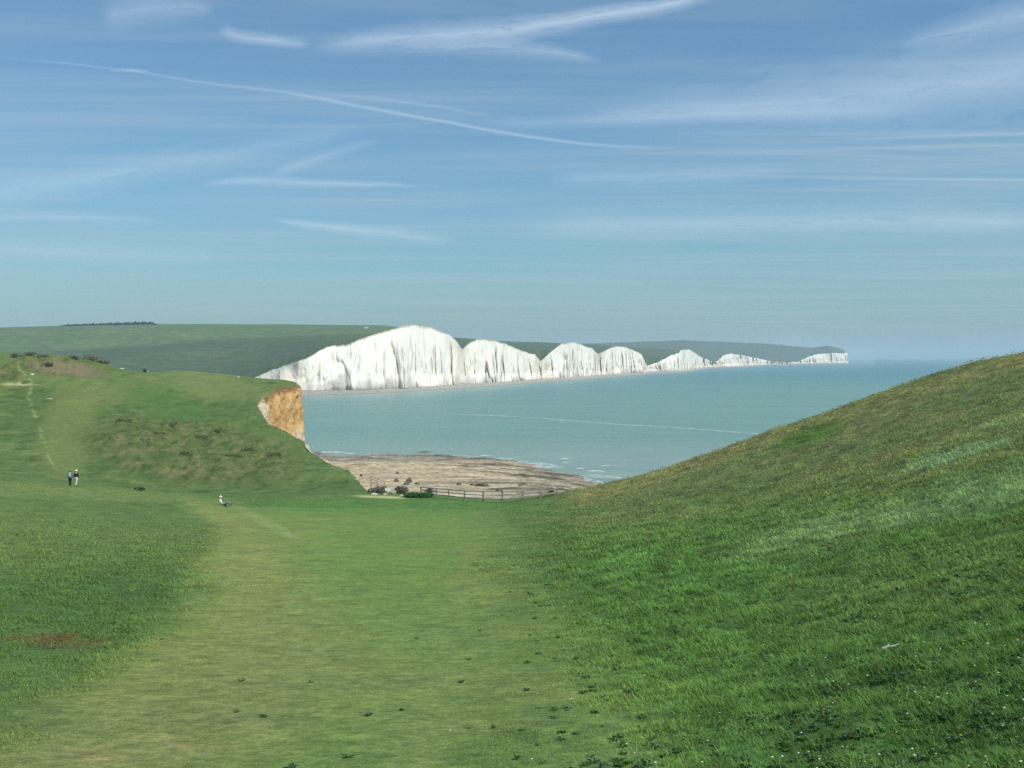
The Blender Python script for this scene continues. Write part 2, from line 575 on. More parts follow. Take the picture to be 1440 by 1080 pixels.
def turf_colour(X, Y, z):
    px, py = img_of(X, Y, z)
    n = X.shape
    col = np.empty(n + (3,))
    col[:] = srgb(82, 112, 60)

    def lay(m, c, k=1.0):
        nonlocal col
        m = (np.clip(m, 0, 1) * k)[..., None]
        col = col * (1 - m) + np.asarray(c) * m
    near = (Y < 132)
    far = ~near
    w = fbm(X / 5, Y / 5, 4, 41)
    w2 = fbm(X / 22, Y / 22, 3, 44)
    # far left hill
    lay(far * 1.0, srgb(78, 104, 54))
    lay(far * sstep(-0.1, 0.5, w2), srgb(98, 120, 66), 0.65)
    wf = fbm(X / 1.6, Y / 3.4, 4, 46, 0.7)
    lay(far * sstep(0.05, 0.5, wf), srgb(112, 122, 78), 0.6)
    lay(far * sstep(0.05, 0.5, -wf), srgb(54, 84, 38), 0.8)
    lay(far * ell(px, py, 95, 610, 36, 75, 10, 0.4), srgb(104, 118, 68), 0.8)
    lay(far * ell(px, py, 160, 552, 60, 14, -12, 0.5), srgb(108, 120, 72), 0.6)
    lay(far * ell(px, py, 310, 545, 90, 16, 12, 0.5), srgb(110, 126, 80), 0.65)
    lay(far * ell(px, py, 235, 570, 70, 20, 20, 0.5), srgb(62, 108, 48), 0.6)
    lay(far * ell(px, py, 300, 522, 70, 3.5, 4, 0.5), srgb(150, 152, 112), 0.6)
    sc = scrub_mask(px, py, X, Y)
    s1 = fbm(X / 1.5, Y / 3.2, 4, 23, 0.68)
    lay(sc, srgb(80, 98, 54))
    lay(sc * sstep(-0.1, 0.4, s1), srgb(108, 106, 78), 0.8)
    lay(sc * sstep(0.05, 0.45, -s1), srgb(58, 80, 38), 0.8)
    lay(ell(px + 14 * s1, py + 5 * wf, 92, 519, 52, 9, 6, 0.5) * far, srgb(124, 108, 96), 0.8)
    # worn chalk track on the left hill
    tx = interp(py, [(500, 20), (520, 28), (538, 45), (560, 40), (580, 48), (600, 56), (620, 62), (640, 68), (660, 76)])
    tm = (1 - sstep(0.6, 3.2, np.abs(px - tx + 4 * fbm(X / 1.5, Y / 3, 3, 54)))) * sstep(505, 515, py) * (1 - sstep(650, 665, py)) * far
    lay(tm * sstep(-0.35, 0.15, fbm(X / 2, Y / 2, 3, 52)), srgb(150, 158, 106), 0.45)
    lay(ell(px, py + wf * 4, 26, 541, 24, 2, 0, 0.5) * far, srgb(180, 168, 136), 0.8)
    # near ground
    lay(near * 1.0, srgb(76, 108, 56))
    lay(near * sstep(0.0, 0.5, w), srgb(92, 112, 62), 0.6)
    lay(near * ell(px, py, 60, 760, 330, 60, 4, 0.5), srgb(96, 116, 66), 0.6)
    lay(near * ell(px, py, 120, 850, 200, 60, -6, 0.5), srgb(62, 100, 50), 0.8)
    r = rough_mask(px, py) * near
    lay(r, srgb(64, 104, 48))
    lay(r * ell(px, py, 920, 880, 210, 150, 0, 0.5), srgb(70, 112, 50), 0.55)
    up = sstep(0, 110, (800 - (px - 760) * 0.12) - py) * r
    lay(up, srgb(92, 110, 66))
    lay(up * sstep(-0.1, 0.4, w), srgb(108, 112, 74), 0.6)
    lay(r * ell(px, py, 1390, 800, 260, 60, -10, 0.5), srgb(84, 108, 56), 0.6)
    lay(near * (1 - sstep(0, 20, np.abs(py - interp(px, [(760, 705), (900, 668), (1075, 610), (1260, 545), (1440, 497)]) - 8))) * (px > 800), srgb(128, 122, 78), 0.55)
    lay(near * ell(px, py, 1140, 612, 46, 14, -18, 0.4), srgb(72, 104, 36), 0.9)
    wv = fbm(X / 3, Y / 3, 4, 61) * 12
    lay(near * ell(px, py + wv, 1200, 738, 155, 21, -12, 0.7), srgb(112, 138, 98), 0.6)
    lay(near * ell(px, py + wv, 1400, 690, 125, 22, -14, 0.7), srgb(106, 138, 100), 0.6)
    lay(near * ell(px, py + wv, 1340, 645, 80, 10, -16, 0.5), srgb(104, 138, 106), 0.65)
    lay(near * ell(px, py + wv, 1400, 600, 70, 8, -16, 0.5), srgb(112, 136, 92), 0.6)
    pm = path_mask(px, py) * near
    pn = fbm(X / 2.5, Y / 4.0, 4, 71)
    lay(pm, srgb(104, 130, 64))
    lay(pm * sstep(0.0, 0.45, pn), srgb(122, 130, 74), 0.6)
    lay(pm * ell(px, py, 560, 820, 140, 110, 0, 0.6), srgb(96, 132, 60), 0.6)
    # the most trodden line, sweeping up from the bottom left
    tr = interp(py, [(700, 262), (720, 300), (740, 335), (770, 352), (830, 365), (900, 350), (960, 300), (1020, 200), (1080, 80)])
    tw = interp(py, [(700, 12), (740, 26), (800, 60), (900, 110), (1080, 190)])
    lay(near * np.exp(-((px - tr + pn * tw * 0.5) / tw) ** 2) * sstep(695, 715, py), srgb(130, 134, 78), 0.6)
    lay(near * np.exp(-((px - interp(py, [(705, 690), (760, 672), (860, 640), (1080, 560)]) + pn * 14) / interp(py, [(705, 14), (1080, 60)])) ** 2) * sstep(700, 712, py), srgb(120, 134, 80), 0.35)
    lay(pm * ell(px, py, 230, 1010, 320, 90, -20, 0.6), srgb(120, 128, 78), 0.6)
    lay(near * ell(px, py, 345, 765, 30, 50, -30, 0.5), srgb(118, 132, 74), 0.5)
    lay(near * ell(px, py, 380, 738, 45, 6, 28, 0.5), srgb(132, 146, 100), 0.6)
    lay(near * ell(px, py, 60, 690, 220, 10, 3, 0.5), srgb(112, 128, 76), 0.6)
    lay(near * ell(px, py, 560, 712, 200, 14, 0, 0.5), srgb(74, 122, 56), 0.6)
    bn = fbm(X / 0.5, Y / 0.5, 3, 77)
    lay(near * ell(px, py + bn * 6, 85, 902, 75, 11, 2, 0.4) * sstep(-0.5, 0.1, bn), srgb(96, 78, 52), 0.75)
    lay(near * ell(px, py + bn * 8, 210, 1052, 130, 16, -6, 0.5) * sstep(-0.3, 0.3, bn), srgb(160, 140, 92), 0.6)
    # bare chalk by the steps
    lay(ell(px + 5 * w, py + 2 * w, 536, 698.8, 30, 2.0, 1, 0.6) * (Y > 118), srgb(186, 178, 138), 0.85)
    tuft = fbm(X / 0.30, Y / 0.38, 3, 401, 0.6) * (Y < 60) + fbm(X / 0.9, Y / 1.2, 3, 403, 0.6) * sstep(12, 40, Y) * near * 1.0
    amp = 0.18 + 0.20 * r - 0.04 * pm
    col = col * (1 + np.clip(tuft * amp * 1.5, -0.5, 0.6) * near)[..., None]
    lum = col @ np.array([0.3, 0.6, 0.1])
    col = col * 0.80 + lum[..., None] * np.array([0.215, 0.205, 0.155])
    return col * K_ALB * np.array([1.0, 1.05, 0.88])


def build_ground():
    nc = 1150
    u = np.linspace(-0.80, 0.80, nc)
    r1 = 4.0 * (75 / 4.0) ** np.linspace(0, 1, 620)
    r2 = np.arange(75.35, 345, 0.42)
    r = np.concatenate([r1, r2])
    nr = len(r)
    R, U = np.meshgrid(r, u, indexing='ij')
    X = R * U; Y = R - 12.0
    z = height(X, Y)
    edge_n = fbm(X / 6, Y / 6, 4, 81) * 0.9
    s = sdist(X, Y) + edge_n * sstep(170, 200, Y) * 0.8 + 0.3 * fbm(X / 1.5, Y / 1.5, 3, 83)
    wdt = 1.8
    w = np.clip(s / wdt, 0, 1)
    z = z - 0.25 * sstep(-2.5, 0, s)
    zl = z.copy()
    z = z * (1 - w) + (-4.0) * w
    # ragged rock face: push vertices of the face in and out
    fm = np.clip(w * 6, 0, 1) * np.clip((1 - w) * 6, 0, 1)
    Y2 = Y
    V = np.stack([X, Y2, z], -1).reshape(-1, 3)
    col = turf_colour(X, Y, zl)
    rock = np.empty_like(col)
    rock[:] = srgb(206, 160, 100)
    px, py = img_of(X, Y, z)
    mott = fbm(Y / 4, z / 2.5, 4, 91)
    m = sstep(0.0, 0.5, mott)[..., None]; rock = rock * (1 - 0.5 * m) + srgb(222, 188, 136) * 0.5 * m
    # paler chalk to the left and along the foot of the face
    other = (Y < 200)[..., None]
    rock = rock * (1 - other) + srgb(214, 204, 176) * other
    rock = rock * 0.72
    fr = sstep(0.02, 0.12, w)[..., None]
    colr = rock
    F4 = grid_faces(nr, nc)
    wv = w.ravel()
    fw = wv[F4].mean(1)
    keep_t = fw <= 0.07
    keep_r = (fw > 0.07) & (wv[F4].min(1) < 1.0)

    def sub(keep, cols, name, mat):
        f = F4[keep]
        used = np.unique(f)
        mp = np.full(len(V), -1, dtype=np.int64); mp[used] = np.arange(len(used))
        return mesh_obj(name, V[used], mp[f], mat, cols=cols.reshape(-1, 3)[used])
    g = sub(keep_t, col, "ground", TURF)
    tag(g, "green downland turf falling to a grassy valley with a worn pale path", kind="structure")
    c = sub(keep_r, colr, "sea_cliff", ROCKFACE)
    tag(c, "low pale chalk cliff under the turf edge above the beach", kind="structure")


build_ground()


def build_cliff_face():
    """weathered clay and chalk face along the bay of the left hill"""
    i0 = [k for k, e in enumerate(EDGE) if abs(e[0] + 30) < 1e-6 and abs(e[1] - 177) < 1e-6][0]
    i1 = [k for k, e in enumerate(EDGE) if abs(e[0] + 77) < 1e-6][0]
    pl = EDGE[i0:i1 + 1]
    d = np.concatenate([[0], np.cumsum(np.hypot(np.diff(pl[:, 0]), np.diff(pl[:, 1])))])
    s = np.arange(0, d[-1], 0.3)
    x = np.interp(s, d, pl[:, 0]); y = np.interp(s, d, pl[:, 1])
    ker = np.ones(9) / 9
    x = np.convolve(np.pad(x, 4, 'edge'), ker, 'valid'); y = np.convolve(np.pad(y, 4, 'edge'), ker, 'valid')
    tx = np.gradient(x); ty = np.gradient(y); L = np.hypot(tx, ty)
    nx, ny = ty / L, -tx / L           # outward, towards the sea
    ker = np.ones(11) / 11
    nx = np.convolve(np.pad(nx, 5, 'edge'), ker, 'valid'); ny = np.convolve(np.pad(ny, 5, 'edge'), ker, 'valid')
    top = height(x - nx * 0.5, y - ny * 0.5) - 0.22
    nr = 90
    dep = np.linspace(0, 1, nr)[:, None] ** 1.15 * 34.0
    S = s[None, :] + 0 * dep
    notch = np.maximum(0, fbm(S / 5, dep / 9, 4, 311, 0.6)) * 2.2 + np.abs(fbm(S / 2.0, dep / 2.6, 4, 313, 0.6)) * 0.9
    crack = np.maximum(0, 0.12 - np.abs(fbm(S / 4.5 + 4, dep / 14, 3, 315))) * 6
    off = -0.35 + sstep(0, 1.2, dep) * (0.9 + notch - crack) + dep / 17
    zz = np.maximum(top[None, :] - dep + 0.25 * fbm(S / 1.2, dep / 1.2, 3, 317) * sstep(0.5, 2, dep), -1.5)
    X = x[None, :] + nx[None, :] * off; Y = y[None, :] + ny[None, :] * off
    col = np.empty(X.shape + (3,)); col[:] = srgb(228, 190, 130)
    m = sstep(0, 0.5, fbm(S / 3, dep / 2, 4, 319))[..., None] * 0.6
    col = col * (1 - m) + srgb(228, 190, 132) * m
    m = sstep(0.1, 0.4, fbm(S / 7, dep / 1.3, 4, 321))[..., None] * 0.5
    col = col * (1 - m) + srgb(206, 158, 102) * m
    m = (1 - sstep(0.5, 1.9, dep + 0.6 * fbm(S / 1.5, dep, 3, 323)))[..., None] * 0.85
    col = col * (1 - m) + srgb(112, 84, 56) * m
    o = mesh_obj("orange_cliff", np.stack([X, Y, zz], -1).reshape(-1, 3), grid_faces(nr, len(s)), ROCKFACE, cols=col.reshape(-1, 3) * 0.8)
    tag(o, "orange clay cliff face with pale chalk below at the end of the left hill", kind="structure")


build_cliff_face()


def gz(X, Y):
    return float(height(np.array([float(X)]), np.array([float(Y)]))[0])


def gpt(x, Y, dy=0.0):
    X = (x - CX) / F * Y
    return Vector((X, Y, gz(X, Y) + dy))


# ------------------------------------------------------------------ far coast
FOOT = [(330, 1130), (380, 1125), (420, 1105), (465, 1150), (515, 1165), (572, 1220), (640, 1350), (694, 1460), (740, 1632),
        (796, 1790), (848, 2094), (905, 2413), (912, 2560), (959, 2760), (994, 3600), (1042, 4111), (1084, 5045), (1124, 5500), (1190, 6166), (1193, 6200)]
CREST = [(330, 538), (355, 532.5), (380, 521), (400, 514), (422, 507), (435, 502), (450, 492), (465, 486), (487, 485), (500, 479), (525, 471), (545, 465),
         (560, 461), (572, 457), (590, 458), (605, 460), (622, 467), (632, 471), (640, 477), (646, 486), (650, 491), (660, 482),
         (670, 477), (686, 477.5), (700, 479.5), (719, 487), (744, 497), (752, 498), (760, 508), (769, 500), (780, 490), (790, 483),
         (807, 481), (819, 485), (833, 490), (840, 497), (848, 495), (859, 489), (867, 487), (880, 488), (894, 494), (902, 498),
         (906, 507), (910, 514), (924, 510), (940, 501), (955, 496), (957, 492.5), (968, 491), (976, 495), (987, 502.5), (1001, 508), (1009, 508),
         (1018, 499), (1027, 497), (1046, 500), (1065, 504), (1084, 508), (1100, 509.3), (1122, 508.5), (1136, 502), (1150, 498),
         (1171, 496), (1186, 497), (1189, 495.5), (1192, 496.5), (1193, 507)]
RIDGE1 = [(-600, 470), (-200, 464), (0, 460), (100, 457), (200, 455), (400, 455.5), (540, 457), (572, 461), (600, 466), (640, 474), (700, 479), (770, 481),
          (850, 485), (905, 489), (950, 491), (1000, 502), (1050, 506), (1193, 506.5)]
RIDGE2 = [(-600, 475), (500, 475), (640, 482), (780, 484), (860, 482), (905, 480), (960, 478.5), (1000, 480), (1050, 482), (1075, 483), (1100, 485.5), (1125, 488),
          (1140, 489), (1152, 487.5), (1160, 486), (1170, 487), (1178, 489), (1186, 492), (1192, 497), (1193, 506)]


def build_coast():
    xs = np.concatenate([np.linspace(-600, 325, 300), np.arange(326, 1193.2, 0.3)])
    u = (xs - CX) / F
    on = sstep(330, 372, xs)                       # chalk face begins
    df0 = interp(xs, FOOT)
    yc = interp(xs, CREST)
    yc = yc + (0.7 * fbm(xs / 3.1, xs * 0, 3, 101) + 1.5 * np.abs(fbm(xs / 13, xs * 0, 3, 103)) - 0.4) * on * sstep(1193, 1150, xs)
    # arc length along the foot for the ribs
    px_, py_ = u * df0, df0
    s = np.concatenate([[0], np.cumsum(np.hypot(np.diff(px_), np.diff(py_)))])
    nr = 56
    t = np.linspace(0, 1, nr)[:, None]
    rib1 = fbm(s / 130, s * 0 + 3, 3, 111)[None, :]
    g2 = (np.abs(fbm(s / 46, s * 0 + 7, 3, 113)) * (0.25 + 1.1 * vnoise(s / 120, s * 0, 115)))[None, :]
    hgt = EYE + (HY - yc) / F * (df0 + 30)
    tt = t * np.ones_like(s)[None, :]
    S2 = s[None, :] + 0 * t
    g3 = fbm(S2 / 9 + tt * 0.6, tt * 2.2, 4, 117)
    g4 = fbm(S2 / 40 + tt * 0.4, tt * 1.5, 4, 119)
    lean = hgt[None, :] * 0.36
    scale = (df0 / 1300)[None, :] ** 0.35
    # rounded buttress and gully relief; talus cones at the foot
    cn = fbm(S2 / 38 + 0.25 * tt, tt * 0.5 + 9, 3, 123)
    crease = np.exp(-(cn / 0.075) ** 2) * (0.35 + 1.1 * vnoise(s / 70, s * 0, 125))[None, :]
    cn2 = fbm(S2 / 15 + 0.4 * tt, tt * 0.9 + 2, 3, 127)
    crease2 = np.exp(-(cn2 / 0.09) ** 2)
    disp = (30 * rib1 + 30 * g2 - 12 + (9 * g4 + 4.5 * g3) * (0.4 + 0.6 * sstep(400, 480, xs))[None, :] + (9 * crease + 2.5 * crease2) * sstep(420, 480, xs)[None, :]) * scale
    env = (0.35 + 0.65 * np.sin(np.pi * np.clip(tt * 0.72 + 0.28, 0, 1)) ** 0.8) * (1 - tt ** 5)
    tal = 24 * (1 - sstep(0.0, 0.22, tt + 0.10 * g4)) * (0.5 + 0.8 * vnoise(s / 22, s * 0, 121))[None, :]
    D = df0[None, :] + lean * (tt ** 1.25) + disp * env - tal * scale * 0.8
    D = np.where(on[None, :] > 0, D * on[None, :] + (df0[None, :] + lean * tt) * (1 - on[None, :]), df0[None, :])
    dc = df0 + lean[0] + 0 * s
    D[-1] = dc
    zc = EYE + (HY - yc) / F * dc
    lm0 = sstep(300, 352, xs)
    zc = zc * lm0 + 4.0 * (1 - lm0)
    zf = np.minimum(2.5, zc)
    Z = zf[None, :] + (zc - zf)[None, :] * tt
    # keep the top rows from rising above the crest line when pushed nearer
    ylim = yc[None, :] + (1 - tt) * 2.0
    Z = np.minimum(Z, EYE + (HY - ylim) / F * D)
    Xc = u[None, :] * D
    sel = np.where(xs >= 329)[0]
    V = np.stack([Xc[:, sel], D[:, sel], Z[:, sel]], -1).reshape(-1, 3)
    n = len(sel)
    col = np.empty((nr, n, 3)); col[:] = (0.83, 0.79, 0.69)
    xs2 = xs[sel][None, :] + 0 * tt[:, sel]
    t2 = tt[:, sel]; S = S2[:, sel]
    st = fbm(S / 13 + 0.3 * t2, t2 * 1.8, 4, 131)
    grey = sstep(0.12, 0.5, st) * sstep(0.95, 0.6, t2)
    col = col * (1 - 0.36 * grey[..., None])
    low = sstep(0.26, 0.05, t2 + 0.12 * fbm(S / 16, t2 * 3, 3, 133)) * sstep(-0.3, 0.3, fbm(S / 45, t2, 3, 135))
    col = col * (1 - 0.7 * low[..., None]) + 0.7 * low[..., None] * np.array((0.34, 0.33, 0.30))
    top = sstep(0.955, 0.995, t2 + 0.03 * fbm(S / 10, t2, 3, 137)) * 0.8
    col = col * (1 - top[..., None]) + top[..., None] * np.array((0.30, 0.27, 0.17))
    # soil stained saddles between the brows
    for cx, wd in ((650, 7), (760, 9), (842, 6), (908, 6), (1003, 12), (1105, 22)):
        m = np.exp(-((xs2 - cx) / wd) ** 2) * (0.35 + 0.4 * t2)
        col = col * (1 - m[..., None]) + m[..., None] * np.array((0.52, 0.44, 0.32))
    warm = sstep(0.0, 0.5, fbm(S / 60, t2 * 1.2, 3, 139)) * 0.5
    col = col * (1 - warm[..., None]) + warm[..., None] * np.array((0.62, 0.57, 0.46))
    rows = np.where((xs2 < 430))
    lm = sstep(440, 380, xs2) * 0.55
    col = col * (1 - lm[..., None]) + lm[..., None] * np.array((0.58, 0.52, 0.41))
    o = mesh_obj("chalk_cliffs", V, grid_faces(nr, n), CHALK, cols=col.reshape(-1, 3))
    tag(o, "long row of white chalk sea cliffs with seven rounded brows across the bay", kind="structure")

    # downs behind the cliffs
    y1 = interp(xs, RIDGE1) + 0.35 * fbm(xs / 40, xs * 0, 4, 141)
    y2 = interp(xs, RIDGE2) + 0.7 * fbm(xs / 14, xs * 0, 4, 143) * sstep(1192, 1170, xs)
    d1 = np.maximum(interp(xs, [(-600, 2500), (300, 2700), (560, 2750), (700, 3100), (900, 3700), (1193, 6350)]), dc + 180)
    d2 = np.maximum(interp(xs, [(-600, 7000), (900, 7000), (1100, 6700), (1193, 6500)]), d1 + 250)
    z1 = EYE + (HY - y1) / F * d1
    z2 = EYE + (HY - y2) / F * d2
    rows = []
    nr1, nr2 = 150, 70
    for k in range(nr1):
        q = k / (nr1 - 1)
        d = dc + (d1 - dc) * q
        e = 0.5 - 0.5 * math.cos(math.pi * q)
        e = 0.45 * q + 0.55 * e
        zz = zc + (z1 - zc) * e
        # dip behind the crest, dry valleys running inland
        dip = np.minimum(18, np.maximum(zc, 6) * 0.25) * on * math.sin(math.pi * min(1, q * 1.25)) if q < 0.8 else 0
        X = u * d
        win = math.sin(math.pi * q) ** 0.8 if q > 0 else 0
        zz = zz - dip + win * (fbm(X / 420 + 0.5, d / 520, 5, 151) * 26)
        # left: a coombe that bites into the hillside
        m = np.exp(-(((xs - 300) / 190) ** 2)) * math.exp(-((q - 0.42) / 0.16) ** 2)
        zz = zz - 17 * m
        lim = EYE + (HY - y1 - 0.5 - 18 * (1 - q)) / F * d
        zz = np.minimum(zz, np.maximum(lim, zc - 14))
        zz = np.maximum(zz, 3.0)
        if k == 0: zz = zc
        rows.append(np.stack([X, d, zz], -1))
    for k in range(1, nr2):
        q = k / (nr2 - 1)
        d = d1 + (d2 - d1) * q
        e = 0.5 - 0.5 * math.cos(math.pi * q)
        zz = z1 + (z2 - z1) * e - 45 * math.sin(math.pi * q) * np.minimum(1, (d2 - d1) / 1500)
        X = u * d
        zz = np.maximum(zz + math.sin(math.pi * q) * fbm(X / 500, d / 500, 4, 153) * 8, 3.0)
        rows.append(np.stack([X, d, zz], -1))
    for k in range(1, 12):
        q = k / 11
        d = d2 + 2500 * q
        rows.append(np.stack([u * d, d, z2 * (1 - q * 0.9)], -1))
    G = np.array(rows)
    nrt = G.shape[0]
    X, Y, Z = G[..., 0], G[..., 1], G[..., 2]
    px, py = img_of(X, Y, Z)
    col = np.empty(G.shape); col[:] = srgb(92, 122, 62)
    w = fbm(X / 160, Y / 160, 4, 161)
    m = (sstep(0.0, 0.4, w) * 0.5)[..., None]
    col = col * (1 - m) + srgb(112, 130, 76) * m
    # cloud shadow and slope shade painted as darker green on the lower slopes
    lim = interp(px, [(-600, 500), (0, 496), (120, 493), (200, 486), (290, 478), (450, 472), (600, 470), (700, 480), (1200, 480)])
    m = (sstep(-3, 4, py - lim + 3 * w) * (Y < 4500) * 0.85)[..., None]
    col = col * (1 - m) + srgb(74, 96, 62) * m
    m = (sstep(0.1, 0.4, fbm(X / 90, Y / 90, 4, 165)) * (py > 495) * 0.5)[..., None]
    col = col * (1 - m) + srgb(98, 112, 72) * m
    m = (Y > 5200)[..., None] * 0.6  # distance haze tinted into the base colour of the far ridge
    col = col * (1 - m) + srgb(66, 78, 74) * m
    lum = col @ np.array([0.3, 0.6, 0.1])
    col = col * 0.8 + lum[..., None] * np.array([0.22, 0.2, 0.18])
    h = mesh_obj("hills", G.reshape(-1, 3), grid_faces(nrt, len(xs)), DOWNS, cols=col.reshape(-1, 3) * 0.85)
    tag(h, "rolling green downland behind the white cliffs", kind="structure")

    # shingle beach along the foot of the white cliffs
    wl = np.maximum(55500 / (55500 / df0 + interp(xs, [(380, 7), (515, 5), (640, 4), (905, 2.5), (1000, 1.5), (1193, 0.7)])), 300)
    wl = wl + 10 * fbm(s / 60, s * 0, 3, 171)
    nb = 12
    rows = []
    for k in range(nb):
        q = k / (nb - 1)
        d = wl + (df0 + 22 - wl) * q
        rows.append(np.stack([u * d, d, -0.3 + 3.6 * q ** 0.8 + 0 * d], -1)[sel])
    G = np.array(rows)
    col = np.empty(G.shape); col[:] = (0.50, 0.48, 0.41)
    col[:2] = (0.36, 0.35, 0.30)
    b = mesh_obj("far_beach", G.reshape(-1, 3), grid_faces(nb, len(sel)), BEACH, cols=col.reshape(-1, 3))
    tag(b, "narrow pale shingle strand at the foot of the white cliffs", kind="structure")


build_coast()


# ------------------------------------------------------------------ sea and near beach
def build_sea():
    r = np.concatenate([np.linspace(60, 700, 220), 700 * (45000 / 700) ** (np.linspace(0, 1, 160)[1:])])
    a = np.concatenate([np.radians(np.linspace(-45, 45, 500)), np.radians(np.linspace(45, 315, 60)[1:])])
    R, A = np.meshgrid(r, a, indexing='ij')
    X = R * np.sin(A); Y = R * np.cos(A)
    V = np.stack([X, Y, 0 * X], -1).reshape(-1, 3)
    px, py = img_of(X, Y, 0 * X)
    col = np.empty(X.shape + (3,))
    # milky chalk water inshore, bluer further out
    keys = [(0, (0.085, 0.235, 0.275)), (900, (0.105, 0.275, 0.275)), (1300, (0.15, 0.30, 0.27))]
    t = sstep(520, 2600, Y)[..., None]
    col[:] = np.array((0.160, 0.285, 0.215)) * (1 - t) + np.array((0.062, 0.195, 0.205)) * t
    sh = np.exp(-((R - 360) / 90) ** 2)[..., None] * 0.55
    col = col * (1 - sh) + np.array((0.29, 0.33, 0.28)) * sh
    w = fbm(X / 260, Y / 70, 4, 181)
    m = (sstep(0.0, 0.5, w) * 0.3)[..., None]
    col = col * (1 - m) + np.array((0.16, 0.26, 0.21)) * m
    # pale chalk-clouded water against the far cliffs
    xs = px
    wl = interp(xs, [(400, 556), (515, 555), (640, 549), (694, 545), (740, 540), (796, 537), (848, 532), (905, 528), (994, 519), (1084, 514), (1193, 512)])
    m = (np.exp(-np.maximum(0, py - wl) / 5.0) * (Y > 500) * (px > 380) * (px < 1230) * 0.55)[..., None]
    col = col * (1 - m) + np.array((0.27, 0.36, 0.32)) * m
    # centre fan
    V = np.vstack([V, [[0, 0, 0]]])
    F4 = grid_faces(len(r), len(a))
    o = mesh_obj("sea", V, F4, SEA, cols=np.vstack([col.reshape(-1, 3), [[0.1, 0.25, 0.25]]]))
    tag(o, "calm pale turquoise sea in the bay", kind="structure")


build_sea()

SHORE = [(-420, 470), (-150, 425), (-71, 404), (-40, 403), (-21, 400), (-5, 384), (9, 362), (18, 334), (25, 309), (34, 285), (60, 262), (140, 235)]


def build_beach():
    x = np.arange(-180, 160, 0.7); y = np.arange(118, 440, 0.7)
    Y, X = np.meshgrid(y, x, indexing='ij')
    sy = interp(X, SHORE)
    d = (sy - Y) + 20 * fbm(X / 15, Y / 9, 4, 191) + 8.0 * fbm(X / 4, Y / 2.0, 4, 193, 0.65)
    z = np.clip(d / 95, -0.03, 1) * 4.2 + 0.02
    # wave-cut ledges, stronger to the right
    px, py = img_of(X, Y, z)
    led = fbm(X / 22 + 0.5 * fbm(X / 9, Y / 5, 3, 198), Y / 4.2, 5, 195, 0.65)
    rk = np.clip(sstep(560, 740, px) * 1.2 + sstep(655, 645, py) * 0.5 + 0.1, 0, 1)
    z = z + np.maximum(0, led) * 0.8 * rk * sstep(-4, 6, d) + 0.12 * fbm(X / 1.8, Y / 1.1, 3, 197) * sstep(-4, 4, d)
    z = np.where(d < -3, -0.5, z)
    col = np.empty(X.shape + (3,)); col[:] = (0.64, 0.53, 0.345)
    m = (sstep(0, 0.5, fbm(X / 14, Y / 7, 4, 199)) * 0.5)[..., None]
    col = col * (1 - m) + np.array((0.40, 0.36, 0.28)) * m
    pale = ell(px, py, 700, 702, 150, 11, 0, 0.5)[..., None] * 0.85
    col = col * (1 - pale) + np.array((0.66, 0.60, 0.46)) * pale
    grey = (np.clip(sstep(654, 644, py) + sstep(650, 800, px) * 0.8, 0, 1) * 0.75)[..., None]
    col = col * (1 - grey) + np.array((0.30, 0.28, 0.23)) * grey
    dk = (np.clip(rk * sstep(-0.02, 0.22, led) + sstep(4, -2, d) * 0.5, 0, 1) * 0.85)[..., None]
    col = col * (1 - dk) + np.array((0.115, 0.105, 0.08)) * dk
    o = mesh_obj("beach", np.stack([X, Y, z], -1).reshape(-1, 3), grid_faces(len(y), len(x)), BEACH, cols=col.reshape(-1, 3))
    tag(o, "tan shingle beach with dark wave-cut rock ledges below the fence", kind="structure")
    return x, y, z


BXX, BYY, BZZ = build_beach()


def beach_z(X, Y):
    i = int(np.clip(np.searchsorted(BYY, Y), 0, len(BYY) - 1)); j = int(np.clip(np.searchsorted(BXX, X), 0, len(BXX) - 1))
    return float(BZZ[i, j])


# ------------------------------------------------------------------ foam
def mat_foam():
    t = NT("sea_foam")
    n = t.noise(t.coord((0.5, 1, 1)), 0.45, 5, 0.7)
    t.b.inputs['Base Color'].default_value = (0.82, 0.85, 0.83, 1)
    t.b.inputs['Roughness'].default_value = 0.9
    uv = t.new("ShaderNodeUVMap"); sp = t.new("ShaderNodeSeparateXYZ")
    t.L.new(uv.outputs[0], sp.inputs[0])
    v = t.math('SUBTRACT', 1.0, t.math('ABSOLUTE', t.math('SUBTRACT', t.math('MULTIPLY', sp.outputs[1], 2.0), 1.0)))
    a = t.math('MULTIPLY', t.rng(n, 0.44, 0.62, 0.0, 1.0), t.rng(v, 0.0, 0.6, 0.0, 1.0))
    e = t.math('MULTIPLY', t.rng(sp.outputs[0], 0.0, 0.12, 0, 1), t.rng(sp.outputs[0], 1.0, 0.88, 0, 1))
    a = t.math('MULTIPLY', a, e)
    at = t.new("ShaderNodeAttribute"); at.attribute_name = "tone"
    a = t.math('MULTIPLY', a, at.outputs['Fac'])
    t.L.new(a, t.b.inputs['Alpha'])
    return t.m


FOAM = mat_foam()


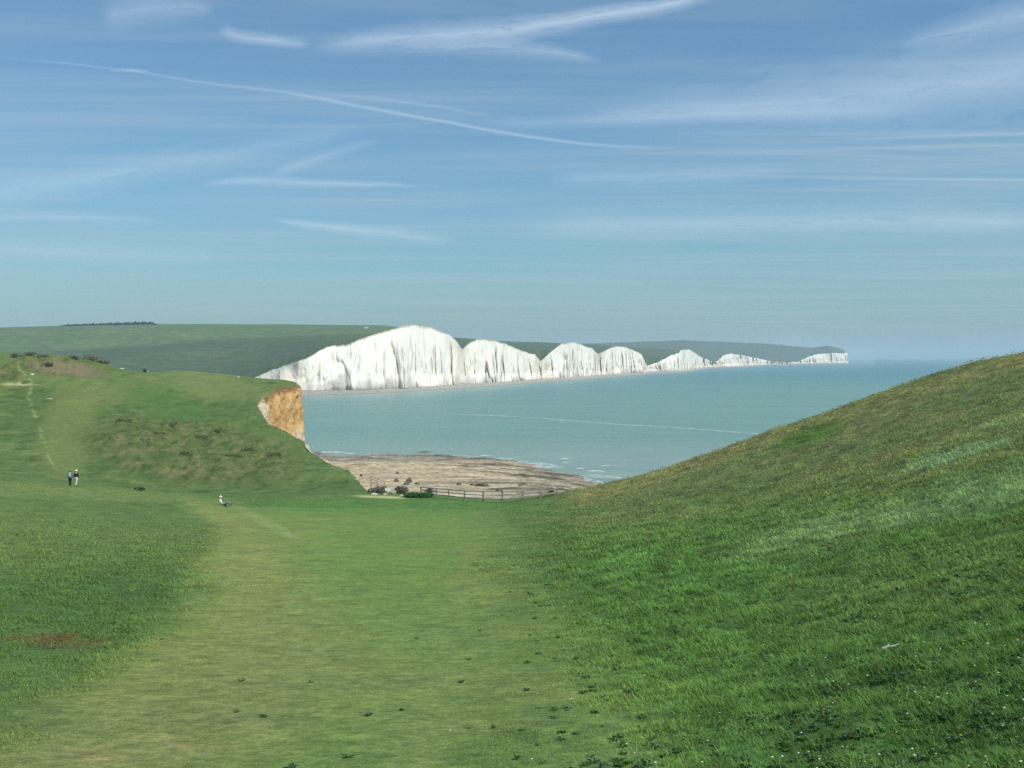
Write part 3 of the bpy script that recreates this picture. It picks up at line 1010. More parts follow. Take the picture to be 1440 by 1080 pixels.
def foam_strip(name, pts, width, strength, label, group=None, zz=0.06, n=60, kind=None):
    """pts: pixel points on the sea, width in metres across"""
    pts = np.array(pts, dtype=float)
    tt = np.linspace(0, 1, n)
    seg = np.linspace(0, 1, len(pts))
    x = np.interp(tt, seg, pts[:, 0]); y = np.interp(tt, seg, pts[:, 1])
    Y = F * EYE / (y - HY); X = (x - CX) / F * Y
    X = X + 0; Y = Y + fbm(X / 30, Y / 30, 3, 201) * width * 0.6
    dx = np.gradient(X); dy = np.gradient(Y); L = np.hypot(dx, dy)
    nx, ny = -dy / L, dx / L
    wv = width * (0.6 + 0.8 * vnoise(tt * n / 5, tt * 0, 203))
    V = []; U = []
    prof = [(-1, 0.0), (-0.3, 1.0), (0.3, 0.9), (1, 0.0)]
    for q, h in prof:
        V.append(np.stack([X + nx * wv * q / 2, Y + ny * wv * q / 2, zz + h * 0.12 + 0 * X], -1))
        U.append(np.stack([tt, 0 * tt + (q + 1) / 2], -1))
    V = np.array(V).reshape(-1, 3); U = np.array(U).reshape(-1, 2)
    o = mesh_obj(name, V, grid_faces(4, n), FOAM, cols=np.full((len(V), 3), strength), uvs=U)
    tag(o, label, "sea foam", group, kind)
    return o


foam_strip("foam_line", [(620, 581), (700, 585), (760, 588), (840, 595), (920, 600), (1000, 605), (1080, 612), (1130, 616)], 9.0, 0.5,
           "long thin white foam line curving across the open bay", n=200)
G_WAVE = "small breaking waves off the rocky beach"
foam_strip("breaking_wave", [(450, 636), (475, 637), (500, 639)], 6, 1.0, "white breaker beside the foot of the left hill", G_WAVE)
foam_strip("breaking_wave", [(515, 639), (535, 640)], 4, 0.8, "faint breaker second from the left hill", G_WAVE)
foam_strip("breaking_wave", [(680, 640), (692, 641)], 5, 1.0, "short white breaker off the middle of the beach", G_WAVE)
foam_strip("breaking_wave", [(700, 644), (730, 646)], 5, 0.7, "thin foam edge just right of the middle of the beach", G_WAVE)
foam_strip("breaking_wave", [(783, 644.5), (808, 646)], 5, 1.0, "bright white breaker farthest out over the right ledges", G_WAVE)
foam_strip("breaking_wave", [(748, 655), (775, 659)], 5, 0.9, "foam washing round the tip of the upper ledge", G_WAVE)
foam_strip("breaking_wave", [(812, 659.5), (822, 660)], 5, 1.0, "small white cap left of the pair near the right slope", G_WAVE)
foam_strip("breaking_wave", [(832, 662), (845, 665)], 6, 0.9, "broad foam patch between two white caps", G_WAVE)
foam_strip("breaking_wave", [(848, 655.5), (860, 656)], 5, 1.0, "small white cap nearest the right slope", G_WAVE)
foam_strip("breaking_wave", [(800, 668), (838, 678), (850, 684)], 5, 0.9, "foam running along the end of the lower ledge", G_WAVE)
foam_strip("breaking_wave", [(795, 650), (803, 652)], 4, 0.8, "tiny white cap below the farthest breaker", G_WAVE)

foam_strip("breaking_wave", [(600, 640), (640, 640.5), (680, 643)], 5, 0.7, "faint surf line along the outer edge of the middle of the beach", G_WAVE)
foam_strip("breaking_wave", [(720, 649), (760, 653), (790, 660)], 7, 0.8, "surf breaking over the outer right ledges of the beach", G_WAVE)
foam_strip("breaking_wave", [(825, 668), (858, 672), (880, 674)], 7, 0.7, "surf patch meeting the foot of the right slope", G_WAVE)

# ------------------------------------------------------------------ blades of grass, weeds, flowers (stuff)
def build_grass(n=850000):
    # density falls with distance squared
    r = 7.0 * (150 / 7.0) ** RNG.random(n)
    u = RNG.uniform(-0.60, 0.60, n)
    Y = r; X = u * (r + 2)
    z = height(X, Y)
    px, py = img_of(X, Y, z)
    s = sdist(X, Y)
    rm = rough_mask(px, py); pm = path_mask(px, py)
    clump = fbm(X / 0.7, Y / 0.7, 3, 211)
    longg = 0.03 + 0.055 * rm + 0.02 * (1 - pm)
    lf = ell(px, py, 130, 850, 230, 90, 0, 0.5)
    longg = longg + 0.02 * lf
    keep = (s < -0.6) & ((RNG.random(n) < 0.35 + 0.65 * sstep(-0.3, 0.3, clump) + 0.3 * rm)) & (RNG.random(n) > pm * 0.2)
    keep &= Y < 122
    X, Y, z, rm, pm, longg, clump = [q[keep] for q in (X, Y, z, rm, pm, longg, clump)]
    n = len(X)
    h = longg * RNG.uniform(0.5, 1.3, n) * (0.8 + 0.6 * np.clip(clump, -0.5, 1)) * (1 + Y / 45)
    h *= (1 - 0.5 * pm) * 0.72 * (1 - 0.55 * sstep(45, 95, Y))
    wd = np.maximum(0.0055, 0.00062 * Y) * RNG.uniform(0.7, 1.5, n)
    ang = RNG.uniform(0, 2 * np.pi, n)
    lean = RNG.uniform(0.3, 1.7, n) * h
    la = RNG.uniform(0, 2 * np.pi, n)
    la = np.where(RNG.random(n) < 0.5, RNG.normal(2.8, 0.6, n), la)
    bx, by = np.cos(ang) * wd / 2, np.sin(ang) * wd / 2
    lx, ly = np.cos(la) * lean, np.sin(la) * lean
    z0 = z - 0.01
    v0 = np.stack([X - bx, Y - by, z0], -1); v1 = np.stack([X + bx, Y + by, z0], -1)
    v2 = np.stack([X + bx * 0.8 + lx * 0.4, Y + by * 0.8 + ly * 0.4, z0 + h * 0.65], -1)
    v3 = np.stack([X - bx * 0.8 + lx * 0.4, Y - by * 0.8 + ly * 0.4, z0 + h * 0.65], -1)
    v4 = np.stack([X + lx, Y + ly, z0 + h], -1)
    V = np.stack([v0, v1, v2, v3, v4], 1).reshape(-1, 3)
    b = np.arange(n)[:, None] * 5
    T = np.concatenate([b + [[0, 1, 2]], b + [[0, 2, 3]], b + [[3, 2, 4]]], 0)
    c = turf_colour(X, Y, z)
    k = RNG.uniform(0.75, 1.45, n)[:, None]
    c = c * k * np.array([1.50, 1.42, 1.16]) * (1 + 0.16 * rm)[:, None]
    dry = (RNG.random(n) < 0.07 + 0.05 * rm)[:, None]
    c = np.where(dry, c * 0.5 + srgb(190, 172, 110) * 0.62 * 0.5, c)
    C = np.repeat(c, 5, axis=0)
    o = mesh_obj("grass", V, T, BLADES, cols=C, smooth=False)
    tag(o, "short green grass blades and tussocks over the valley turf", kind="stuff")


build_grass()


def build_weeds(n=2600):
    V = []; T = []; C = []
    pts = []
    while len(pts) < n:
        x = random.uniform(640, 1560); y = random.uniform(760, 1100)
        cl = 0.5 + 0.5 * math.sin(x * 0.031 + y * 0.02) * math.sin(y * 0.043 - x * 0.011)
        wgt = (0.01 + 0.99 * ((x - 640) / 900) ** 1.6) * (0.25 + 0.75 * cl)
        if random.random() < wgt: pts.append((x, y))
    for k in range(14): pts.append((random.uniform(200, 760), random.uniform(880, 1090)))
    pts = np.array(pts)
    # find where each pixel's ray meets the ground
    Y = np.full(len(pts), 8.0)
    lo = np.full(len(pts), 5.0); hi = np.full(len(pts), 75.0)
    for _ in range(26):
        mid = (lo + hi) / 2
        X = (pts[:, 0] - CX) / F * mid
        zr = EYE - (pts[:, 1] - HY) / F * mid
        below = zr < height(X, mid, False)
        hi = np.where(below, mid, hi); lo = np.where(below, lo, mid)
    Y = (lo + hi) / 2; X = (pts[:, 0] - CX) / F * Y
    z = height(X, Y)
    idx = 0
    for x, y, zz in zip(X, Y, z):
        nl = random.randint(6, 11)
        R = random.uniform(0.03, 0.07) * (1 + y / 40)
        a0 = random.uniform(0, 6.28)
        tone = random.choice([(0.07, 0.15, 0.035), (0.08, 0.17, 0.04), (0.13, 0.21, 0.08), (0.06, 0.12, 0.05)])
        for i in range(nl):
            a = a0 + i * 6.28 / nl + random.uniform(-.3, .3)
            L = R * random.uniform(0.7, 1.2); w = L * random.uniform(0.16, 0.26)
            up = random.uniform(0.3, 1.1)
            d = np.array([math.cos(a), math.sin(a), 0]); sd = np.array([-math.sin(a), math.cos(a), 0])
            p0 = np.array([x, y, zz])
            p1 = p0 + d * L * 0.45 + np.array([0, 0, L * 0.55 * up])
            p2 = p0 + d * L + np.array([0, 0, L * 0.45 * up])
            V += [p0, p1 + sd * w, p2, p1 - sd * w]
            T += [(idx, idx + 1, idx + 2), (idx, idx + 2, idx + 3)]
            f = random.uniform(0.7, 1.4)
            C += [np.array(tone) * f] * 4
            idx += 4
    o = mesh_obj("weeds", V, T, LEAF, cols=np.array(C), smooth=False)
    tag(o, "dark green broad leaved weeds scattered through the turf on the right", kind="stuff")
    # white and yellow meadow flowers
    V = []; T = []; C = []; idx = 0
    sel = RNG.choice(len(X), 260, replace=False)
    for s in sel:
        x, y, zz = X[s] + random.uniform(-.3, .3), Y[s] + random.uniform(-.3, .3), z[s]
        rr = random.uniform(0.007, 0.013) * (1 + y / 70)
        hh = random.uniform(0.04, 0.09)
        c = (0.85, 0.85, 0.80) if random.random() < 0.8 else (0.75, 0.6, 0.06)
        tilt = random.uniform(-.3, .3)
        V.append((x, y, zz + hh + rr * 0.5)); C.append(c)
        for i in range(8):
            a = i * math.pi / 4
            V.append((x + math.cos(a) * rr, y + math.sin(a) * rr, zz + hh + tilt * rr * math.cos(a))); C.append(c)
        for i in range(8): T.append((idx, idx + 1 + i, idx + 1 + (i + 1) % 8))
        idx += 9
        for q in ((-.0012, 0), (.0012, 0), (0, .002)):
            V.append((x + q[0], y + q[1], zz - 0.01)); C.append((0.06, 0.12, 0.03))
        V.append((x, y, zz + hh)); C.append((0.06, 0.12, 0.03))
        T += [(idx, idx + 1, idx + 3), (idx + 1, idx + 2, idx + 3), (idx + 2, idx, idx + 3)]
        idx += 4
    o = mesh_obj("flowers", V, T, LEAF, cols=np.array(C), smooth=False)
    tag(o, "tiny white and yellow meadow flowers dotted in the grass", kind="stuff")


build_weeds()


# ------------------------------------------------------------------ rocks, shrubs
M_DARKROCK = simple("dark_rock", (0.10, 0.09, 0.07), 0.9, 0.5, 1.5, 0.6)
M_CHALKROCK = simple("chalk_rock", (0.55, 0.53, 0.46), 0.9, 0.15, 2.0, 0.5)
M_TANROCK = simple("tan_rock", (0.36, 0.30, 0.21), 0.9, 0.4, 1.5, 0.6)


def rock(name, loc, size, mat, label, cat="rock", group=None, seed=0, flat=0.6):
    bm = bmesh.new()
    bmesh.ops.create_icosphere(bm, subdivisions=3, radius=1.0)
    rnd = random.Random(seed)
    cuts = []
    for _ in range(9):
        v = Vector((rnd.uniform(-1, 1), rnd.uniform(-1, 1), rnd.uniform(-1, 1))).normalized()
        cuts.append((v, rnd.uniform(0.55, 0.85)))
    for v in bm.verts:
        p = v.co.copy()
        for c, d in cuts:
            k = p.dot(c)
            if k > d: p -= c * (k - d)
        j = 0.06 * math.sin(p.x * 9 + seed) * math.cos(p.y * 8 + seed)
        v.co = Vector((p.x * size[0], p.y * size[1], p.z * size[2])) * (1 + j)
    me = bpy.data.meshes.new(name); bm.to_mesh(me); bm.free()
    me.materials.append(mat)
    o = bpy.data.objects.new(name, me); COL.objects.link(o)
    o.location = loc
    o.rotation_euler = (0, 0, rnd.uniform(0, 6.28))
    tag(o, label, cat, group)
    return o


def on_beach(x, y):
    """world point on the beach in the direction of pixel x, y"""
    Y = F * (EYE - 2.5) / (y - HY)
    for _ in range(6):
        X = (x - CX) / F * Y
        Y = F * (EYE - beach_z(X, Y)) / (y - HY)
    X = (x - CX) / F * Y
    return Vector((X, Y, beach_z(X, Y)))


GB = "dark boulders on the shingle"
for i, (x, y, w, h, lab) in enumerate([
    (559, 666, 0.7, 0.5, "small dark boulder alone high on the tan beach above the scrub"),
    (508, 670, 0.6, 0.6, "small dark boulder beside the foot of the left hill"),
    (558, 677, 1.1, 0.8, "brown boulder just left of the largest dark boulder"),
    (575, 678, 1.5, 1.1, "largest dark boulder pair standing above the steps"),
    (571, 681.5, 1.3, 0.6, "flat dark boulder under the largest one"),
    (586, 681, 0.8, 0.5, "small dark boulder just right of the largest one"),
    (645, 681, 0.8, 0.6, "lone dark boulder behind the middle of the fence"),
    (664, 682, 0.9, 0.35, "low dark rock left of the long dark slab"),
    (677, 683.5, 2.0, 0.6, "long dark slab behind the fence's middle posts"),
    (703, 688, 1.4, 0.5, "dark slab directly above the tallest fence post"),
    (776, 693, 1.2, 0.9, "dark boulder near the right end of the fence"),
    (736, 682, 1.6, 0.4, "low dark ledge rock right of the fence's centre"),
    (790, 686, 2.4, 0.4, "long dark ledge rock near the right slope"),
]):
    p = on_beach(x, y)
    rock("boulder", p + Vector((0, 0, h * 0.15)), (w, w * 0.7, h), M_DARKROCK, lab, "boulder", GB, seed=i + 3)

GC = "pale chalk stones in the turf of the left hill"
for i, (x, Y, w, h, lab) in enumerate([
    (45, 240, 0.6, 0.25, "bright white chalk stone where the track meets the brow of the left hill"),
    (170, 270, 0.9, 0.2, "long pale chalk outcrop right of the rough mound"),
    (208, 276, 0.32, 0.35, "small white stone beside the dark bush on the hill brow"),
    (335, 270, 0.32, 0.32, "white stone near the seaward end of the hill brow"),
    (70, 212, 0.9, 0.12, "thin pale chalk scrape right of the track"),
]):
    p = gpt(x, Y)
    rock("chalk_stone", p + Vector((0, 0, h * 0.2)), (w, w * 0.6, h), M_CHALKROCK, lab, "stone", GC, seed=i + 40)


def shrub(name, loc, rx, ry, h, label, cat="shrub", group=None, n=500, leaf=0.12, tones=None, seed=0, trunk=True):
    rnd = np.random.default_rng(seed + 500)
    root = empty(name, loc)
    tag(root, label, cat, group)
    tones = tones or [(0.03, 0.075, 0.02), (0.05, 0.11, 0.03), (0.07, 0.12, 0.035), (0.06, 0.06, 0.035)]
    # leaf clumps through several uneven lobes
    lobes = [(rnd.uniform(-.6, .6), rnd.uniform(-.6, .6), rnd.uniform(.35, .75), rnd.uniform(.3, .5)) for _ in range(7)]
    V = []; T = []; C = []; k = 0
    for i in range(n):
        lx, ly, lz, lr = lobes[rnd.integers(0, 7)]
        d = rnd.normal(size=3); d /= np.linalg.norm(d)
        q = np.array([lx, ly, lz]) + d * lr * rnd.uniform(0.5, 1.0) ** 0.5
        if q[2] < 0.02: q[2] = 0.02 + abs(q[2]) * 0.3
        c = q * np.array([rx, ry, h])
        a = rnd.normal(size=3); a /= np.linalg.norm(a)
        b = np.cross(a, rnd.normal(size=3)); b /= np.linalg.norm(b)
        s = leaf * rnd.uniform(.6, 1.4)
        V += [c - a * s, c + b * s * .5, c + a * s, c - b * s * .5]
        T += [(k, k + 1, k + 2), (k, k + 2, k + 3)]; k += 4
        t = np.array(tones[rnd.integers(0, len(tones))]) * rnd.uniform(.7, 1.4)
        C += [t] * 4
    mesh_obj("foliage", V, T, LEAF, root, cols=np.array(C), smooth=False)
    # branching stems
    V = []; T = []; k = 0
    for i in range(7):
        lx, ly, lz, lr = lobes[i]
        e = np.array([lx * rx, ly * ry, lz * h]); p = np.array([0, 0, -0.1])
        for q in range(5):
            a = q * 1.2566
            V.append(p + 0.03 * np.array([math.cos(a), math.sin(a), 0]))
        V.append(e)
        for q in range(5): T.append((k + q, k + (q + 1) % 5, k + 5))
        k += 6
    mesh_obj("stems", V, T, M_STEM, root, smooth=False)
    return root


M_STEM = simple("woody_stem", (0.09, 0.07, 0.05), 0.9, 0.3, 20)
shrub("shrub", gpt(195, 122.5), 0.75, 0.5, 0.5, "small round dark green shrub alone on the turf in front of the left hill", n=420, leaf=0.06, seed=1)
shrub("shrub", gpt(203.5, 276), 0.6, 0.5, 1.0, "dark bush standing on the brow of the left hill", n=300, leaf=0.09, seed=2,
      tones=[(0.03, 0.04, 0.02), (0.04, 0.05, 0.03)])
shrub("shrub", gpt(586, 127.5), 2.1, 0.9, 0.65, "low spreading bright green bush in front of the left end of the fence", n=2600, leaf=0.08, seed=3,
      tones=[(0.07, 0.19, 0.05), (0.09, 0.22, 0.06), (0.06, 0.15, 0.04)])
shrub("shrub", gpt(532, 131, -0.2), 1.2, 0.8, 0.85, "dark brown scrub at the foot of the left hill by the bare chalk", n=3000, leaf=0.07, seed=4,
      tones=[(0.16, 0.17, 0.10), (0.24, 0.22, 0.14), (0.30, 0.25, 0.18)])
shrub("shrub", gpt(562, 132, -0.3), 1.3, 0.8, 1.0, "grey brown scrub right of the white notice board", n=3200, leaf=0.07, seed=5,
      tones=[(0.17, 0.18, 0.12), (0.26, 0.24, 0.18), (0.12, 0.13, 0.08)])
shrub("shrub", gpt(604, 130), 0.7, 0.5, 0.7, "dark tangled bush against the leftmost fence posts", n=700, leaf=0.07, seed=6,
      tones=[(0.09, 0.12, 0.07), (0.14, 0.14, 0.09)])
GS = "scrub bushes on the mound of the left hill"
for i, (x, Y, rx, h) in enumerate([(285, 188, 2.4, 1.0), (350, 182, 2.0, 0.9), (175, 196, 1.8, 0.9), (205, 178, 1.6, 0.8), (330, 172, 2.0, 0.8),
                                   (240, 196, 1.8, 1.0), (385, 176, 1.6, 0.8), (260, 170, 1.7, 0.7), (312, 196, 1.6, 0.9), (225, 186, 1.5, 0.8)]):
    labs = ["dark green scrub bush right of centre on the brown mound", "dark scrub bush on the right shoulder of the brown mound",
            "low bush at the upper left end of the brown mound", "small bush on the left part of the brown mound",
            "bush low on the right flank of the brown mound", "bush near the top middle of the brown mound",
            "last bush at the seaward end of the brown mound", "bush at the lower middle of the brown mound",
            "bush high on the right of the brown mound", "bush left of the middle of the brown mound"]
    shrub("scrub_bush", gpt(x, Y, -0.3), rx, 1.3, h, labs[i], "shrub", GS, n=420, leaf=0.12, seed=20 + i,
          tones=[(0.13, 0.18, 0.07), (0.19, 0.19, 0.11), (0.10, 0.14, 0.05), (0.22, 0.20, 0.13)])
GT = "heathery bushes on the hummock at the hill top"
for i, (x, Y, rx, h) in enumerate([(24, 258, 1.8, 1.2), (42, 262, 2.4, 1.2), (62, 258, 1.6, 1.0), (130, 266, 3.2, 1.6), (145, 266, 1.8, 1.0), (105, 262, 2.0, 1.0), (66, 248, 1.5, 1.2)]):
    labs = ["dark bush at the left tip of the hummock", "brown bush on the highest point of the hummock", "small bush in the middle left of the hummock",
            "large dark purple brown bush at the right of the hummock", "low brown bush at the hummock's right end", "brown bush in the dip of the hummock's crest",
            "dark bush on the near side of the hummock"]
    shrub("heath_bush", gpt(x, Y, -0.3), rx, 1.2, h, labs[i], "shrub", GT, n=420, leaf=0.16, seed=60 + i,
          tones=[(0.15, 0.11, 0.08), (0.20, 0.16, 0.12), (0.12, 0.14, 0.07), (0.22, 0.17, 0.15)])

# ------------------------------------------------------------------ fence
M_WOOD = simple("weathered_wood", (0.32, 0.28, 0.21), 0.85, 0.35, 6, 0.3)


def box_mb(bm, c, s, rz=0, ry=0):
    r = bmesh.ops.create_cube(bm, size=1.0)
    M = Matrix.Translation(c) @ Matrix.Rotation(rz, 4, 'Z') @ Matrix.Rotation(ry, 4, 'Y') @ Matrix.Diagonal((*s, 1))
    for v in r['verts']: v.co = M @ v.co


def bm_obj(name, bm, mat, parent=None, bevel=0.0):
    if bevel:
        bmesh.ops.bevel(bm, geom=list(bm.edges), offset=bevel, segments=1, affect='EDGES')
    me = bpy.data.meshes.new(name); bm.to_mesh(me); bm.free()
    if mat: me.materials.append(mat)
    o = bpy.data.objects.new(name, me); COL.objects.link(o)
    o.parent = parent
    return o


def beam(bm, a, b, w, h):
    a = Vector(a); b = Vector(b); d = b - a
    L = d.length
    M = Matrix.Translation((a + b) / 2) @ d.to_track_quat('X', 'Z').to_matrix().to_4x4() @ Matrix.Diagonal((L, w, h, 1))
    r = bmesh.ops.create_cube(bm, size=1.0)
    for v in r['verts']: v.co = M @ v.co


def build_fence():
    xs = [(592, 130), (614, 126.5), (631, 124.8), (653, 123), (679.4, 121.5), (706.5, 120.6), (735, 120), (760, 120), (784, 120.5)]
    base = [gpt(x, Y) for x, Y in xs]
    root = empty("wooden_fence", base[4])
    tag(root, "weathered wooden post and rail fence across the valley mouth above the beach", "fence")
    inv = Matrix.Translation(-base[4])
    tall = [1.05, 1.1, 1.15, 1.2, 1.3, 1.3, 1.15, 1.1, 1.1]
    for p, h in zip(base, tall):
        bm = bmesh.new()
        box_mb(bm, (0, 0, h / 2 - 0.15), (0.15, 0.13, h + 0.3), random.uniform(-.1, .1), random.uniform(-.02, .02))
        o = bm_obj("post", bm, M_WOOD, root, 0.012)
        o.location = p - base[4]
    for i in range(len(base) - 1):
        for k, f in enumerate((0.30, 0.62, 0.94)):
            bm = bmesh.new()
            a = base[i] + Vector((0, -0.09, tall[i] * f)); b = base[i + 1] + Vector((0, -0.09, tall[i + 1] * f))
            sag = random.uniform(-.02, .02)
            beam(bm, a - base[4] + Vector((0, 0, sag)), b - base[4], 0.05, 0.09)
            bm_obj("rail", bm, M_WOOD, root)


build_fence()


def build_step_rail():
    # hand rail at the head of the steps down to the beach
    A = [P(521.7, 678, 138), P(531, 681, 138.5), P(541, 684, 139)]
    root = empty("handrail", A[0])
    tag(root, "wooden handrail with a sloping top rail at the head of the beach steps", "handrail")
    R0 = Vector(A[0])
    tops = [0.75, 0.7, 0.55]
    for a, h in zip(A, tops):
        bm = bmesh.new()
        box_mb(bm, (0, 0, (h - 1.0) / 2), (0.10, 0.10, h + 1.0))
        o = bm_obj("post", bm, M_WOOD, root, 0.01); o.location = Vector(a) - R0
    for i in range(2):
        for f in (1.0, 0.55):
            bm = bmesh.new()
            beam(bm, Vector(A[i]) - R0 + Vector((0, 0, tops[i] * f)), Vector(A[i + 1]) - R0 + Vector((0, 0, tops[i + 1] * f)), 0.06, 0.09)
            bm_obj("rail", bm, M_WOOD, root)
    bm = bmesh.new()
    # platform boards under the rail carried down on the posts
    for k in range(10):
        beam(bm, Vector(A[0]) - R0 + Vector((k * 0.19, -0.6, -0.05 - k * 0.05)), Vector(A[0]) - R0 + Vector((k * 0.19, 0.6, -0.05 - k * 0.05)), 0.15, 0.05)
    bm_obj("landing", bm, M_WOOD, root)


build_step_rail()

M_WHITE = simple("white_board", (0.82, 0.82, 0.80), 0.6, 0.04, 3)


def build_board():
    p = gpt(545.5, 130)
    root = empty("notice_board", p)
    tag(root, "small white notice board among the scrub at the head of the steps", "sign")
    bm = bmesh.new(); box_mb(bm, (0, 0, 0.60), (0.72, 0.05, 0.36)); bm_obj("panel", bm, M_WHITE, root, 0.01)
    for s in (-1, 1):
        bm = bmesh.new(); box_mb(bm, (s * 0.30, 0.065, 0.25), (0.07, 0.07, 1.1)); bm_obj("leg", bm, M_WOOD, root)


build_board()

# loose rubble and stones around the head of the steps
GR = "tumbled stones beside the steps"
rl = ["pale stone at the left end of the bare chalk", "grey stone under the white notice board", "tan stone between the scrub bushes", "pale stone left of the green bush",
      "pale chalk block beside the leftmost fence posts", "tan block just behind the green bush"]
for i, (x, Y, s, m) in enumerate([(527, 128, .35, M_CHALKROCK), (541, 129, .35, M_TANROCK), (553, 131.5, .5, M_TANROCK), (566, 128.6, .3, M_CHALKROCK),
                                  (600, 128.8, .45, M_CHALKROCK), (578, 131.5, .6, M_TANROCK)]):
    rock("stone", gpt(x, Y, 0.05), (s * 1.3, s, s * .6), m, rl[i], "stone", GR, seed=80 + i)


# ------------------------------------------------------------------ people
def skinned(name, joints, bones, mat, parent, levels=1, root=0):
    me = bpy.data.meshes.new(name)
    me.from_pydata([j[0] for j in joints], bones, [])
    o = bpy.data.objects.new(name, me); COL.objects.link(o)
    o.parent = parent
    sk = o.modifiers.new("skin", 'SKIN')
    sd = o.modifiers.new("sub", 'SUBSURF'); sd.levels = levels; sd.render_levels = levels
    me.skin_vertices
    lay = me.skin_vertices[0] if len(me.skin_vertices) else None
    if lay is None:
        bpy.context.view_layer.update()
        lay = me.skin_vertices[0]
    for i, j in enumerate(joints):
        r = j[1] if isinstance(j[1], tuple) else (j[1], j[1])
        lay.data[i].radius = r
        lay.data[i].use_root = (i == root)
    dg = bpy.context.evaluated_depsgraph_get()
    ev = o.evaluated_get(dg)
    nm = bpy.data.meshes.new_from_object(ev)
    o.modifiers.clear()
    o.data = nm
    nm.materials.clear(); nm.materials.append(mat)
    for p in nm.polygons: p.use_smooth = True
    return o


def cloth(name, c, r=0.85): return simple(name, c, r, 0.12, 12, 0.1)


M_SKIN = simple("skin", (0.50, 0.31, 0.22), 0.6, 0.05, 10)
M_HAIR_D = simple("dark_hair", (0.03, 0.022, 0.018), 0.7, 0.2, 30)
M_NAVY = cloth("navy_cloth", (0.015, 0.022, 0.045))
M_TEAL = cloth("teal_cloth", (0.05, 0.16, 0.24))
M_LBLUE = cloth("pale_blue_cloth", (0.28, 0.42, 0.52))
M_CREAM = cloth("cream_cloth", (0.66, 0.64, 0.54))
M_WCLOTH = cloth("white_cloth", (0.82, 0.82, 0.80))
M_DKTR = cloth("dark_trousers", (0.03, 0.032, 0.03))
M_GREYTR = cloth("grey_trousers", (0.20, 0.21, 0.22))
M_BOOT = cloth("boot_leather", (0.06, 0.045, 0.03))


def ellipsoid(name, parts, mat, parent, sub=3):
    bm = bmesh.new()
    for c, s in parts:
        r = bmesh.ops.create_icosphere(bm, subdivisions=sub, radius=1.0)
        for v in r['verts']: v.co = Vector((v.co.x * s[0] + c[0], v.co.y * s[1] + c[1], v.co.z * s[2] + c[2]))
    o = bm_obj(name, bm, mat, parent)
    for p in o.data.polygons: p.use_smooth = True
    return o


def head_parts(root, hc, face, hat=None, hair=M_HAIR_D):
    """face: horizontal unit vector of looking. hair, hat and facial features on the body's head"""
    fx, fy = face
    sx, sy = -fy, fx
    def at(f, s, z): return (hc[0] + fx * f + sx * s, hc[1] + fy * f + sy * s, hc[2] + z)
    ellipsoid("hair", [(at(-0.018, 0, 0.025), (0.088, 0.088, 0.105))], hair, root, 2)
    ellipsoid("eye", [(at(0.083, -0.03, 0.0), (0.011, 0.011, 0.009))], M_HAIR_D, root, 1)
    ellipsoid("eye", [(at(0.083, 0.03, 0.0), (0.011, 0.011, 0.009))], M_HAIR_D, root, 1)
    if hat is not None:
        bm = bmesh.new()
        prof = [(0.165, 0.045), (0.16, 0.055), (0.10, 0.065), (0.098, 0.12), (0.075, 0.155), (0.0, 0.165)]
        rings = []
        for r, z in prof:
            ring = []
            for k in range(20):
                a = k * math.pi / 10
                ring.append(bm.verts.new((hc[0] + r * math.cos(a), hc[1] + r * math.sin(a), hc[2] + z - (0.012 if r > 0.15 else 0))))
            rings.append(ring)
        for i in range(len(rings) - 1):
            for k in range(20):
                bm.faces.new((rings[i][k], rings[i][(k + 1) % 20], rings[i + 1][(k + 1) % 20], rings[i + 1][k]))
        bmesh.ops.remove_doubles(bm, verts=bm.verts, dist=1e-4)
        o = bm_obj("hat", bm, hat, root)
        for p in o.data.polygons: p.use_smooth = True


def hand_bones(J, B, wrist_idx, wrist, dirv, side, s=1.0):
    """palm and five curled fingers grown as chains from the wrist"""
    d = Vector(dirv).normalized(); sd = Vector(side).normalized(); nrm = d.cross(sd)
    w = Vector(wrist)
    palm = w + d * 0.06
    J.append((tuple(palm), (0.036, 0.018))); pi = len(J) - 1
    B.append((wrist_idx, pi))
    for k, (off, L) in enumerate(((-0.03, 0.075), (-0.01, 0.085), (0.01, 0.08), (0.03, 0.062))):
        a = palm + sd * off + d * 0.035
        b = a + d * L * 0.55 + nrm * L * 0.15
        c = b + d * L * 0.3 + nrm * L * 0.4
        for q, r in ((a, 0.010), (b, 0.009), (c, 0.008)):
            J.append((tuple(q), r))
            B.append((pi if q is a else len(J) - 2, len(J) - 1))
    a = w + d * 0.025 - sd * 0.035
    b = a + d * 0.04 - sd * 0.02 + nrm * 0.01
    J.append((tuple(a), 0.012)); B.append((wrist_idx, len(J) - 1))
    J.append((tuple(b), 0.010)); B.append((len(J) - 2, len(J) - 1))


